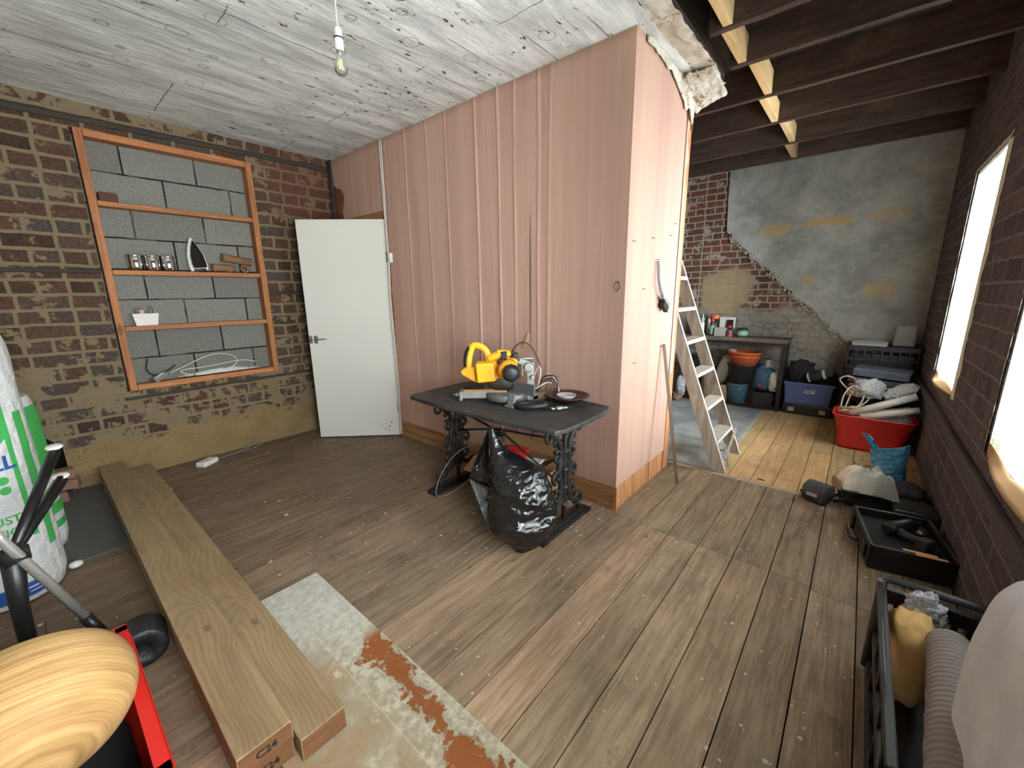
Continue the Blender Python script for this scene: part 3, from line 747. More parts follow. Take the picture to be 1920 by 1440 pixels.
b = MB(); b.tube(smooth_path([(0, .02, .08), (.01, .03, .13), (.0, .05, .135), (-.01, .055, .08)]), .002, 6); b.tube(smooth_path([(0, -.05, .08), (.01, -.055, .12), (.0, -.02, .125), (-.01, 0, .08)]), .002, 6); b.build('wire_loop', M['cable_b'], tb)
b = MB(); b.box((.0, -.03, .085), (.02, .0, .115)); b.build('pink_tag', M['pink'], tb)
# bottom bay: junction box and coil of white cable
jn = thing('junction_box', 'open grey electrical box tilted on the lowest shelf bay', 'electrical box', (SXm+.02, -1.56, S0), rot=(.5, 0, .3))
b = MB(); b.box((-.035, -.05, 0.02), (.035, .05, .05)); b.build('box', M['cable_g'], jn, bevel=.004)
b = MB(); b.box((.0, -.04, .051), (.03, .035, .056)); b.build('cover', M['white'], jn, bevel=.002)
b = MB(); b.tube(smooth_path([(SXm, -1.50, S0+.05), (SXm+.01, -1.40, S0+.095), (SXm+.02, -1.22, S0+.165), (SXm+.02, -1.08, S0+.15), (SXm+.02, -1.03, S0+.09), (SXm+.03, -1.10, S0+.035), (SXm+.03, -1.25, S0+.012), (SXm+.02, -1.38, S0+.02), (SXm+.01, -1.43, S0+.06), (SXm+.01, -1.25, S0+.07), (SXm+.01, -1.00, S0+.09), (SXm, -.88, S0+.06)]), .004, 8)
tag(b.build('white_cable', M['cable_w']), 'loop of white cable lying along the lowest shelf bay', 'cable')
b = MB(); b.tube(smooth_path([(SXm, -1.62, S0+.18), (SXm+.01, -1.64, S0+.10), (SXm+.02, -1.60, S0+.05), (SXm+.01, -1.52, S0+.07), (SXm, -1.46, S0+.11)]), .0045, 8)
tag(b.build('black_cable', M['blackm']), 'short black cable curling up behind the grey electrical box', 'cable')
b = MB(); b.grid(lambda u, v: (SXm+.05-.10*u, -1.46+.60*v, S0+.008+.03*math.sin(PI*u)*math.sin(PI*v)+.012*abs(nz(u*5, v*9, 2))), 8, 30)
tag(b.build('plaster_debris', M['ceiling']), 'heap of grey dust and rubble along the lowest shelf bay', 'rubble', kind='stuff')

# loose bricks by the fire opening, socket box and wire on the floor
M['loose'] = m_plain('pinkish_brick', (134, 100, 84), .9, var=.2, scale=20, bump=.006)
def brick(loc, rot, lab, dim=(.0975, .05, .0325)):
    b = MB(); b.box((-dim[0], -dim[1], 0), (dim[0], dim[1], dim[2]*2)); o = b.build('loose_brick', M['loose'], bevel=.006)
    o.location = loc; o.rotation_euler = rot; return tag(o, lab, 'brick', 'loose bricks at the fire opening')
brick((XL+.13, -2.26, .008), (0, 0, .1), 'pinkish brick lying flat on the hearth beside the fire opening')
brick((XL+.13, -2.23, .075), (0, 0, 1.35), 'pinkish brick resting crosswise, middle of the small stack at fire opening')
brick((XL+.12, -2.245, .141), (0, 0, 1.6), 'pinkish brick on top of the small stack at the fire opening')
sb = thing('socket_box', 'white plastic socket box lying on the floor beside the left wall', 'socket box', (-2.93, -1.42, 0), rz=.6)
b = MB(); b.box((-.04, -.07, 0), (.04, .07, .038)); b.build('box', M['white'], sb, bevel=.006)
for yy_, rr_ in ((0, .008), (.05, .004), (-.05, .004)):
    b = MB(); b.cyl((.0, yy_, .038), (.0, yy_, .0395), rr_); b.build('screw', M['satin'], sb)
b = MB(); b.tube(smooth_path([(-2.97, -1.33, .012), (-3.0, -1.2, .01), (-3.02, -1.08, .03), (-3.03, -1.0, .06), (-3.04, -.96, .04), (-3.03, -1.02, .01), (-3.0, -1.15, .008)]), .004, 6)
tag(b.build('grey_wire', M['cable_g']), 'thin grey wire trailing along the foot of the left wall', 'wire')
b = MB(); b.lathe([(0, 0), (.022, .002), (.028, .012), (.024, .024), (0, .03)], 16); o = b.build('floor_stop', M['white']); o.location = (-1.88, -2.235, .006)
tag(o, 'small white rubber stop lying on the grey hearth beside the insulation bag', 'stop')

# ---------------- pendant bulb ----------------
pl = thing('pendant_light', 'bare filament bulb hanging on a white flex from the ceiling', 'light', (-.858, -1.10, H))
b = MB(); b.cyl((0, 0, 0), (0, 0, -.155), .003, 8); b.build('flex', M['cable_w'], pl)
b = MB(); b.lathe([(.006, -.150), (.013, -.152), (.017, -.160), (.017, -.190), (.019, -.191), (.019, -.196), (.0185, -.230), (.016, -.238), (0, -.238)], 20); b.build('lamp_holder', M['white'], pl)
b = MB(); b.lathe([(.0185, -.190), (.0205, -.1905), (.0205, -.1955), (.0185, -.196)], 20); b.build('holder_ring', M['black'], pl)
bl = MB(); bl.lathe([(.013, -.236), (.0135, -.252), (.0165, -.262), (.027, -.285), (.030, -.302), (.026, -.322), (.014, -.332), (0.0005, -.334)], 28); bo = bl.build('bulb', M['glass'], pl)
b = MB(); b.lathe([(.0135, -.236), (.0138, -.252), (.012, -.258), (.004, -.262), (.002, -.270)], 16); b.build('bulb_cap', M['satin'], bo)
n = N('led_filament'); M['fil'] = n.fin(lin((240, 205, 80)), .5, 0, **{'Emission Color': (1, .72, .18, 1), 'Emission Strength': 1.2})
b = MB()
for k in range(4):
    a = k*PI/2+.5; b.cyl((.004*math.cos(a), .004*math.sin(a), -.268), (.008*math.cos(a), .008*math.sin(a), -.308), .0014, 6)
b.build('filament', M['fil'], bo)

# ---------------- fixtures on the pink wall ----------------
b = MB(); b.tube([(.0, .0, 0), (.012, -.012, 0), (.016, -.03, -.0)], .0015, 6); 
rg_ = MB(); rg_.tube([(-.023+.0, -.026+.002*math.sin(a), 1.372) if 0 else (-.04+.017*math.cos(a), -.022, 1.375+.024*math.sin(a)) for a in [i*2*PI/24 for i in range(24)]], .0022, 6, closed=True)
rg_.cyl((-.04, -.0, 1.399), (-.04, -.024, 1.399), .002, 6)
tag(rg_.build('wall_ring', M['iron']), 'small rusty ring hanging from a nail near the pink wall corner', 'ring')
b = MB(); P_ = [(-2.24, -.02, 2.60), (-2.236, -.022, 2.25), (-2.232, -.024, 1.95), (-2.225, -.028, 1.62), (-2.24, -.03, 1.3), (-2.235, -.028, .9), (-2.23, -.028, .45), (-2.235, -.028, .03)]
b.tube(smooth_path(P_), .006, 8); b.tube(smooth_path([(x+.018+.006*math.sin(z*3), y, z) for x, y, z in P_]), .005, 8)
tag(b.build('twin_cable', M['cable_w']), 'pair of old painted cables running down the wall beside the door hinge', 'cable')
cbx = MB(); cbx.box((-2.215, -.035, 1.62), (-2.185, -.005, 1.70)); tag(cbx.build('cable_clip', M['white'], bevel=.003), 'small white cable connector fixed to the wall right of the door', 'connector')
# brush hanging on a nail on the short pink face
bs = thing('dustpan_brush', 'grey plastic hand brush with black bristles hanging on the pink end wall', 'brush', (.0, .42, 1.53))
b = MB(); b.tube(smooth_path([(.016, .0, .0), (.02, .005, -.04), (.026, .0, -.10), (.03, .03, -.17), (.032, .075, -.215), (.032, .13, -.255)]), [.011]*6+[.012]*6+[.012]*6+[.013]*6+[.016]*6+[.02], 12, squash=.7)
b.build('handle', m_plain('grey_lilac_plastic', (150, 152, 164), .45), bs)
b = MB(); b.bar((.03, .06, -.215), (.03, .165, -.275), .03, .03); b.build('brush_head', M['satin'], bs, bevel=.005)
b = MB(); b.bar((.03, .075, -.255), (.03, .155, -.300), .026, .05); b.build('bristles', M['blackm'], bs)
b = MB(); b.cyl((-.004, 0, .008), (.026, 0, .008), .0016, 6); b.build('nail', M['iron'], bs)
# nails and staples left in the short pink face
def nail(y, z, lab):
    b = MB(); b.cyl((-.003, y, z), (.014, y+.012, z-.002), .0014, 6); b.lathe([(0, 0), (.003, 0), (0, .001)], 8, Matrix.Translation((.014, y+.012, z-.002)))
    b.tube([(.004, y-.018, z), (.006, y, z+.001), (.004, y+.018, z)], .0012, 5); tag(b.build('wall_nail', M['iron']), lab, 'nail', 'bent nails left in the pink end wall')
for y, z, l in [(.07, 1.62, 'bent nail near the left edge of the pink end wall, above the brush'), (.34, 1.66, 'bent nail in the pink end wall, just above the brush'), (.63, 1.70, 'bent nail high by the bare timber edge of the pink end wall'), (.24, 1.36, 'bent nail left of the hanging brush'), (.58, .98, 'bent nail right above the top of the leaning metal strip'), (.16, .92, 'bent nail low down left of the leaning metal strip'), (.70, 1.78, 'topmost bent nail by the bare timber edge')]:
    nail(y, z, l)
b = MB(); b.box((-.012, -.0015, 0), (.012, .0015, 1.0)); b.box((-.012, -.0015, 0), (-.0095, .010, 1.0)); o = b.build('metal_strip', M['satin'])
p, q = Vector((.175, .618, .004)), Vector((.016, .612, .985)); d_ = (q-p).normalized()
o.matrix_world = frame(p, d_.cross(Vector((0, 1, 0))), (0, 1, 0)) ; 
Mz = Matrix((Vector((0, -1, 0)).cross(d_).normalized(), Vector((0, -1, 0)), d_)).transposed().to_4x4(); Mz.translation = p; o.matrix_world = Mz
tag(o, 'thin aluminium strip leaning upright against the pink end wall', 'metal strip')

# ---------------- cast-iron table ----------------
TZ = .69
tt = thing('pub_table', 'black wooden table on ornate cast-iron scroll legs against the pink wall', 'table', (-.615, -.34, 0))
M['tabletop'] = m_wood('worn_black_tabletop', (58, 58, 57), (30, 31, 31), 'x', 1.0, rough=.55, knots=False, dirt=(96, 94, 90))
def rrect(hx, hy, r, n=6, bow=0.0):
    pts = []
    for cx, cy, a0 in ((hx-r, hy-r, 0), (-hx+r, hy-r, PI/2), (-hx+r, -hy+r, PI), (hx-r, -hy+r, 1.5*PI)):
        for i in range(n+1):
            a = a0+i*PI/2/n; pts.append((cx+r*math.cos(a), cy+r*math.sin(a)))
    return pts
def slab(name, outline, z0, z1, mat, parent, bevel=.004):
    n = len(outline); b = MB(); b.add([(x, y, z0) for x, y in outline]+[(x, y, z1) for x, y in outline], [tuple(range(n))[::-1], tuple(range(n, 2*n))]+[(i, (i+1) % n, n+(i+1) % n, n+i) for i in range(n)])
    return b.build(name, mat, parent, bevel=bevel)
def bowed(hx, hy, r):
    out = []
    for i in range(13): t = -1+2*i/12; out.append((hx+.012*(1-t*t)-(.012 if abs(t) == 1 else 0), hy*t*.93))
    for i in range(13): t = 1-2*i/12; out.append((hx*t*.965, hy+.035*(1-t*t)-.0))
    for i in range(13): t = 1-2*i/12; out.append((-hx-.012*(1-t*t)+(.012 if abs(t) == 1 else 0), -hy*t*-.93))
    for i in range(13): t = -1+2*i/12; out.append((hx*t*.965, -hy-.035*(1-t*t)))
    return out
slab('tabletop', bowed(.60, .285, .05), TZ-.026, TZ, M['tabletop'], tt, .006)
def scroll(cx, cz, r0, a0, turns, sgn=1, n=26, x=0):
    return [(x, cx+sgn*(r0*(1-.75*i/n))*math.cos(a0+turns*2*PI*i/n), cz+(r0*(1-.75*i/n))*math.sin(a0+turns*2*PI*i/n)) for i in range(n+1)]
for sx in (-1, 1):
    lg_ = MB()
    lg_.box((-.035, -.225, .0), (.035, .225, .028)); lg_.box((-.022, -.20, .026), (.022, .20, .05))
    for s in (-1, 1):
        lg_.box((-.04, s*.225-.03, -.0), (.04, s*.225+.03, .022))
        # S-curved side rails of the casting
        lg_.tube(smooth_path([(0, s*.17, .05), (0, s*.13, .11), (0, s*.05, .17), (0, s*.035, .28), (0, s*.06, .36), (0, s*.04, .45), (0, s*.06, .53), (0, s*.13, .60), (0, s*.20, .655)]), .016, 8)
        lg_.tube([(0, s*.045, z_) for z_ in (.16, .5)], .012, 8)
        lg_.box((-.008, min(0, s*.05), .15), (.008, max(0, s*.05), .19)); lg_.box((-.008, min(0, s*.05), .38), (.008, max(0, s*.05), .42)); lg_.box((-.012, min(s*.04, s*.19), .62), (.012, max(s*.04, s*.19), .65))
        lg_.tube(scroll(s*.14, .115, .050, -.6, 1.1, s), .013, 8); lg_.tube(scroll(s*.085, .215, .042, 1.2, 1.1, s), .012, 8)
        lg_.tube(scroll(s*.078, .335, .042, -1.2, 1.1, s), .012, 8); lg_.tube(scroll(s*.076, .45, .042, 1.0, 1.1, s), .012, 8)
        lg_.tube(scroll(s*.15, .585, .045, .4, 1.1, -s), .010, 8); lg_.tube(scroll(s*.075, .545, .03, -1.0, 1.0, s), .009, 8)
    lg_.cyl((0, 0, .04), (0, 0, .655), .014, 10)
    for z in (.14, .25, .36, .47, .58): lg_.lathe([(.0, -.022), (.022, -.006), (.027, 0), (.022, .008), (.0, .022)], 12, Matrix.Translation((0, 0, z)))
    lg_.box((-.03, -.24, .648), (.03, .24, TZ-.0262))
    o = lg_.build('leg', M['iron'], tt, bevel=.003); o.location = (sx*.455, 0, 0)
br = MB()
br.tube([(-.44, 0, .56), (0, .01, .46), (.44, 0, .25)], .007, 8); br.tube([(-.44, .02, .40), (-.1, .03, .475), (.44, .02, .52)], .007, 8); br.lathe([(0, -.01), (.03, -.006), (.03, .006), (0, .01)], 16, Matrix.Translation((-.05, .015, .465)) @ Matrix.Rotation(PI/2, 4, 'X'))
br.build('cross_brace', M['iron'], tt)

# ---------------- mitre saw ----------------
ms = thing('mitre_saw', 'yellow and black electric mitre saw standing on the black table', 'saw', (-.615, -.31, TZ))
M['cast'] = m_plain('grey_cast_aluminium', (150, 150, 146), .45, .6, var=.12, scale=30)
M['castd'] = m_plain('grey_turntable', (112, 113, 112), .5, .5, var=.1)
b = MB(); b.lathe([(0, .012), (.128, .012), (.132, .018), (.132, .050), (.126, .056), (0, .056)], 40); b.build('turntable', M['castd'], ms)
b = MB()
b.box((-.20, .0, .012), (-.10, .10, .05)); b.box((.10, .0, .012), (.17, .10, .05)); b.box((-.20, .05, .012), (.17, .11, .045))
for x, y in ((-.17, .02), (-.17, .09), (.15, .09)): b.box((x-.022, y-.022, 0), (x+.022, y+.022, .014))
b.bar((.14, -.02, .02), (.135, -.12, .012), .05, .02); b.box((.10, -.14, 0), (.165, -.09, .014)); b.bar((.135, -.12, .01), (.135, -.10, .075), .014, .05, up=(1, 0, 0)); b.build('base', M['cast'], ms, bevel=.003)
for x0, x1 in ((-.22, -.035), (.035, .20)):
    b = MB(); b.box((x0, .02, .046), (x1, .034, .115)); b.box((x0, .034, .046), (x1, .06, .060)); b.build('fence', M['castd'], ms, bevel=.003)
hd = bpy.data.objects.new('saw_head', None); COL.objects.link(hd); hd.parent = ms; hd.rotation_euler = (0, 0, -.88)
b = MB(); b.box((-.035, -.285, .018), (.035, .0, .060)); b.box((-.042, -.295, .004), (.042, -.275, .062)); b.box((-.012, -.325, .028), (.012, -.29, .045)); b.build('mitre_arm', M['cast'], hd, bevel=.004)
b = MB(); b.box((-.022, -.27, .0605), (-.004, .0, .063)); b.box((.004, -.27, .0605), (.022, .0, .063)); b.build('kerf_plate', m_plain('tan_kerf_plate', (206, 156, 90), .5), hd)
b = MB(); b.cyl((0, -.325, .036), (0, -.35, .036), .016, 14); b.cyl((.0, -.30, .008), (0, -.325, .002), .012, 12); b.build('lock_knob', M['black'], hd)
def yz(poly): return [(y, z) for y, z in poly]
RX = Matrix(((0, 1, 0, 0), (1, 0, 0, 0), (0, 0, 1, 0), (0, 0, 0, 1)))     # poly (x,z) -> (y,z), thickness along +x
def side(name, poly, x0, x1, mat, parent, bevel=.005):
    b = MB(); b.prism(poly, x1-x0, Matrix.Translation((x0, 0, 0)) @ RX); return fixn(b.build(name, mat, parent, bevel=bevel, seg=3))
bd = side('blade_housing', [(-.285, .185), (-.262, .205), (-.19, .212), (-.185, .245), (-.075, .250), (-.02, .275), (.05, .270), (.10, .225), (.10, .15), (.03, .145), (-.06, .140), (-.07, .122), (-.165, .112), (-.20, .120), (-.275, .165)], -.03, .022, M['yellow'], hd, .008)
side('motor_block', [(-.185, .245), (-.075, .25), (-.065, .135), (-.175, .125)], .022, .085, M['yellow'], hd, .010)
b = MB(); b.lathe([(0, 0), (.055, 0), (.062, .01), (.062, .085), (.05, .10), (.0, .10)], 28, Matrix.Translation((.022, .015, .205)) @ Matrix.Rotation(PI/2, 4, 'Y')); b.build('gear_case', m_plain('deep_yellow_plastic', (228, 152, 34), .4), hd)
b = MB(); b.lathe([(0, 0), (.052, 0), (.054, .01), (.050, .045), (.036, .060), (0, .062)], 10, Matrix.Translation((.115, .03, .197)) @ Matrix.Rotation(PI/2, 4, 'Y')); b.box((.03, .05, .165), (.12, .095, .235)); b.build('motor_cap', M['black'], hd, bevel=.004)
b = MB(); b.lathe([(.0, 0), (.098, 0), (.098, .0024), (0, .0024)], 60, Matrix.Translation((-.004, -.02, .155)) @ Matrix.Rotation(PI/2, 4, 'Y'), wob=lambda a, z: .03*((a*30/PI) % 1)); b.build('blade', M['satin'], hd)
b = MB(); b.lathe([(.06, 0), (.103, 0), (.103, .022), (.06, .022)], 40, Matrix.Translation((-.012, -.02, .158)) @ Matrix.Rotation(PI/2, 4, 'Y')); b.build('clear_guard', M['glass'], hd)
# D handle
b = MB(); b.tube(smooth_path([(.0, -.235, .195), (.0, -.232, .25), (0, -.222, .30), (0, -.20, .345), (0, -.15, .335), (0, -.118, .30), (0, -.105, .25), (0, -.08, .235)]), .017, 12, squash=1.2); b.build('handle', M['yellow'], hd)
b = MB(); b.tube(smooth_path([(.0, -.247, .215), (.0, -.247, .26), (0, -.236, .305), (0, -.218, .33)]), .015, 12, squash=1.3); b.build('handle_grip', M['black'], hd)
b = MB(); b.tube([(0, -.11, .262), (0, -.02, .295), (0, .03, .29)], [.026, .026, .02], 14, squash=1.4); b.box((-.03, -.055, .28), (.03, -.02, .318)); b.build('top_housing', M['yellow'], hd, bevel=.004)
b = MB(); b.box((-.025, -.03, .265), (.045, .005, .31)); b.cyl((.0, .06, .285), (.055, .06, .285), .018, 14); b.cyl((.02, -.035, .25), (.06, -.035, .25), .018, 12); b.build('switch_block', M['black'], hd, bevel=.004)
b = MB(); b.bar((0, .07, .235), (0, .16, .20), .05, .07); b.bar((0, .145, .24), (0, .15, .05), .05, .045, up=(0, 1, 0)); b.cyl((-.05, .135, .215), (.06, .135, .215), .026, 16); b.cyl((-.05, .16, .15), (.055, .16, .15), .014, 12); b.cyl((.0, .05, .26), (0, .17, .262), .010, 10); b.build('pivot_casting', M['cast'], hd, bevel=.004)
b = MB(); b.tube(smooth_path([(.01, .03, .275), (.02, .05, .33), (.03, .10, .365), (.03, .15, .34), (.03, .19, .27), (.03, .21, .22)]), .0045, 8)
b.cyl((.012, .028, .265), (.018, .043, .31), .009, 10); b.build('power_cord', M['cable_b'], hd)
# clutter on the table
b = MB(); b.tube([(.085*math.cos(a), .042*math.sin(a), .021+.004*math.cos(a)) for a in [i*2*PI/28 for i in range(28)]], .018, 12, closed=True)
o = b.build('loop_handle', M['black']); o.location = (-.375, -.375, TZ); o.rotation_euler = (0, 0, .55); tag(o, 'black plastic loop handle lying on the table beside the saw', 'handle')
bw = thing('bowl', 'wide dark brown bowl at the right end of the black table', 'bowl', (-.275, -.135, TZ))
M['bowl'] = m_plain('dark_brown_glaze', (66, 44, 38), .25, var=.2)
b = MB(); b.lathe([(.0, .0), (.05, .0), (.07, .012), (.105, .034), (.128, .046), (.130, .050), (.124, .050), (.10, .040), (.065, .020), (.0, .012)], 40); b.build('bowl_body', M['bowl'], bw)
di = thing('glass_dish', 'small clear glass dish with purple bits inside the brown bowl', 'dish', (-.29, -.13, TZ+.013))
b = MB(); b.lathe([(.0, .0), (.035, .0), (.05, .018), (.062, .034), (.058, .034), (.046, .020), (.033, .005), (0, .005)], 28); b.build('dish_body', m_plain('pale_glass', (186, 182, 186), .15, .3), di)
b = MB(); b.grid(lambda u, v: (.04*(u-.5)*1.3, .04*(v-.5)*1.3, .010+.012*abs(nz(u*7, v*7, 0))), 8, 8); b.build('dish_contents', m_plain('purple_bits', (78, 56, 88), .6), di)
tl = thing('drill_chuck', 'small shiny metal drill chuck lying near the front of the table', 'tool', (-.23, -.335, TZ+.014), rz=1.0)
b = MB(); b.cyl((0, 0, 0), (.045, 0, 0), .013, 14); b.cyl((.045, 0, 0), (.075, 0, 0), .010, 14, .008); b.build('chuck_body', M['satin'], tl)
b = MB(); b.cyl((-.03, 0, 0), (0, 0, 0), .0105, 12); b.cyl((.02, -.0, -.0), (.02, .035, .0), .004, 8); b.build('chuck_key', M['chrome'], tl)
cb = thing('extension_cable', 'coil of brown and white cable heaped behind the saw on the table', 'cable', (-.47, -.13, TZ))
b = MB()
for k in range(3):
    b.tube(smooth_path([(-.06+.02*k, .0, .004), (-.02, .02*k-.01, .06+.03*k), (.04+.02*k, .03, .11+.015*k), (.075+.01*k, .03, .05), (.06, .0+.02*k, .006), (.0, -.02, .005)], closed=True, k=7), .0042, 8, closed=True)
b.build('brown_cable', M['cable_b'], cb)
b = MB()
b.tube(smooth_path([(-.09, .0, .006), (-.085, .01, .10), (-.05, .02, .19), (-.02, .01, .16), (-.04, .0, .07), (-.08, .0, .03), (-.03, -.03, .06), (.03, .02, .10), (.07, .04, .07), (.05, .03, .01)]), .004, 8)
b.tube(smooth_path([(.0, .05, .15), (.05, .05, .13), (.09, .05, .06), (.08, .04, .006), (-.02, .0, .006), (-.08, -.03, .006)]), .004, 8)
b.build('white_cable', M['cable_w'], cb)
b = MB(); b.lathe([(0, 0), (.05, .0), (.06, .02), (.045, .04), (0, .045)], 16, Matrix.Translation((.0, -.03, 0))); b.build('plug_block', m_plain('olive_block', (110, 92, 54), .7), cb)
b = MB(); b.box((-.035, -.02, 0), (.035, .02, .012)); b.cyl((-.03, 0, .012), (.03, 0, .016), .006); o = b.build('toggle_clamp', M['iron'], bevel=.003); o.location = (-1.0, -.27, TZ); tag(o, 'small dark metal clamp at the back left of the table', 'clamp')
# hanging lead under the table
b = MB(); b.tube(smooth_path([(-.88, -.06, .665), (-.89, -.08, .4), (-.87, -.25, .2), (-.92, -.48, .05), (-1.0, -.60, .02), (-1.05, -.52, .12), (-1.02, -.40, .25), (-.9, -.3, .33), (-.7, -.2, .34)]), .004, 8)
tag(b.build('hanging_lead', M['cable_g']), 'grey lead hanging in a loop under the left end of the table', 'cable')
b = MB(); b.tube(smooth_path([(-.60, -.03, .70), (-.605, -.025, .62), (-.61, -.03, .45), (-.62, -.05, .35)]), .004, 8)
tag(b.build('hanging_lead', M['cable_b']), 'brown lead hanging between table and pink wall above cardboard box', 'cable')
# cardboard box below
cx = thing('cardboard_box', 'open brown cardboard box on the floor under the table', 'box', (-.62, -.22, 0), rz=.02)
b = MB(); b.add([(-.24, -.16, 0), (.24, -.16, 0), (.24, .16, 0), (-.24, .16, 0), (-.24, -.16, .27), (.24, -.16, .27), (.24, .16, .27), (-.24, .16, .27)], [(0, 3, 2, 1), (0, 1, 5, 4), (1, 2, 6, 5), (2, 3, 7, 6), (3, 0, 4, 7)]); b.build('carton', M['card'], cx, solid=.004)
for (a, c_, d_) in [((-.24, -.16, .27), (.24, -.16, .27), (0, -.10, -.06)), ((.24, -.16, .27), (.24, .16, .27), (.10, 0, .02)), ((-.24, .16, .27), (.24, .16, .27), (0, .03, .10))]:
    b = MB(); a = Vector(a); c_ = Vector(c_); d_ = Vector(d_); b.add([a, c_, c_+d_, a+d_], [(0, 1, 2, 3)]); b.build('flap', M['card'], cx, solid=.004)
b = MB(); b.grid(lambda u, v: (-.05+.24*u, -.10+.20*v, .24+.03*nz(u*3, v*3, 0)+.03*u), 6, 6); o = b.build('paper_sheet', M['white'], solid=.001); o.location = (-.62, -.22, 0); tag(o, 'crumpled white paper sheet lying in the cardboard box', 'paper')
b = MB(); b.box((-.07, -.05, 0), (.07, .05, .05)); o = b.build('red_packet', M['red'], bevel=.006); o.location = (-.66, -.16, .255); o.rotation_euler = (.1, .1, .4); tag(o, 'small red packet on top of the cardboard box contents', 'packet')
b = MB(); b.box((-.23, -.15, .01), (.23, .15, .20)); o = b.build('box_contents', M['cable_g'], cx)

# ---------------- black bin bag ----------------
bgm = N('black_polythene'); c_ = bgm.co(); v_ = bgm.warp(c_, 6, .10)
f1 = bgm.noise(bgm.map(v_, (7, 7, 4)), 1.4, 5, .6, 1.0)
r_ = bgm.m('SUBTRACT', 1.0, bgm.m('MULTIPLY', bgm.m('ABSOLUTE', bgm.m('SUBTRACT', bgm.noise(bgm.map(v_, (5, 5, 9), rot=(.4, .5, .3)), 1.6, 2, .5), .5)), 9.0))
hgt = bgm.m('ADD', bgm.m('MULTIPLY', f1, .6), bgm.m('MULTIPLY', bgm.m('MAXIMUM', r_, 0.0), .35))
M['polythene'] = bgm.fin(lin((20, 20, 21)), .22, 0, bgm.bump(hgt, .011), .7)
M['poly_in'] = m_plain('grey_polythene_inside', (96, 100, 102), .4, var=.3, scale=14, bump=.02)
bag = thing('bin_bag', 'open black bin bag slumped on the floor in front of the table', 'bag', (-.30, -.66, 0))
BO = Vector((-.30, -.66, 0))
RW = [((-.418, -.676, .652), (-.41, -.668, .652)), ((-.411, -.695, .565), (-.361, -.652, .564)), ((-.403, -.705, .509), (-.316, -.631, .508)), ((-.395, -.715, .454), (-.214, -.562, .451)), ((-.389, -.728, .399), (-.15, -.525, .394)), ((-.379, -.741, .33), (-.114, -.516, .325)), ((-.371, -.757, .261), (-.095, -.522, .256)), ((-.36, -.775, .179), (-.082, -.539, .174)), ((-.327, -.766, .124), (-.082, -.558, .119)), ((-.284, -.743, .083), (-.097, -.585, .079)), ((-.242, -.723, .041), (-.13, -.627, .039)), ((-.205, -.706, .003), (-.188, -.691, .003))]
nrm = Vector((.65, -.76, 0)).normalized()
def bagrow(t):
    f = t*(len(RW)-1); i = min(int(f), len(RW)-2); k = f-i
    return Vector(RW[i][0]).lerp(Vector(RW[i+1][0]), k)-BO, Vector(RW[i][1]).lerp(Vector(RW[i+1][1]), k)-BO
def crease(p):
    q = Vector((p.x*4-p.z*5, p.y*5, p.z*3.0+p.x*2.5)); r = 1-abs(mnoise.noise(q))*3.4; r2 = 1-abs(mnoise.noise(q*2.1+Vector((5, 1, 2))))*3.0
    return max(0, r)**2*.026+max(0, r2)**2*.010
bmb = MB(); NA = 72; NV = 64; vs = []; fs = []
for j in range(NV+1):
    t = j/NV; l, r = bagrow(t); c = (l+r)/2; hw_ = (r-l)/2; W_ = hw_.length
    dp = min(.17, W_*1.0+.004)
    for i in range(NA):
        a = 2*PI*i/NA; x_ = math.cos(a); y_ = math.sin(a)
        x_ = math.copysign(abs(x_)**.85, x_)
        p = c+hw_*x_+nrm*(dp*y_*(.75 if y_ > 0 else .9)*(1 if x_ > -.6 else 1))
        p = p+(p-c).normalized()*(crease(p)*.9-.008)*min(1, W_/.08) if W_ > .006 else p
        p.z = max(p.z, .003); vs.append(p)
for j in range(NV):
    for i in range(NA): l_ = (i+1) % NA; fs.append((j*NA+i, j*NA+l_, (j+1)*NA+l_, (j+1)*NA+i))
fs.append(tuple(range(NA))); fs.append(tuple(NV*NA+i for i in range(NA))[::-1])
bmb.add(vs, fs, True); fixn(bmb.build('sack', M['polythene'], bag))
Sp, Lp, Bp, Mp = [Vector(v)-BO for v in ((-.414, -.685, .652), (-.555, -.72, .325), (-.361, -.790, .165), (-.385, -.735, .302))]
def tri_sheet(name, A, Bq, Cq, mat, bow):
    b = MB(); b.grid(lambda u, v: (A.lerp(Bq, u)).lerp(A.lerp(Cq, u), v)+nrm*(bow*math.sin(PI*v)*math.sin(PI*u))+Vector((.006*nz(u*7, v*7, bow*50), 0, .010*nz(u*9, v*6, 2))), 24, 14); return b.build(name, mat, bag, solid=.002)
tri_sheet('back_flap', Sp, Lp, Mp-nrm*.05, M['polythene'], -.05)
tri_sheet('bag_lining', Bp, Lp, Mp, M['poly_in'], -.015)
tri_sheet('lower_flap', Lp-nrm*.01, Bp, Lp.lerp(Bp, .6)-nrm*.10+Vector((.05, 0, -.06)), M['polythene'], -.02)
gm = MB(); gm.grid(lambda u, v: (-.18+.05*u, -.03+.03*v, .305+.03*abs(nz(u*9, v*9, 0))), 6, 6); o = gm.build('green_wrapper', m_plain('green_wrapper', (92, 150, 40), .5), None); o.location = (-.33, -.66, 0); tag(o, 'scrap of green wrapper inside the mouth of the bin bag', 'wrapper')

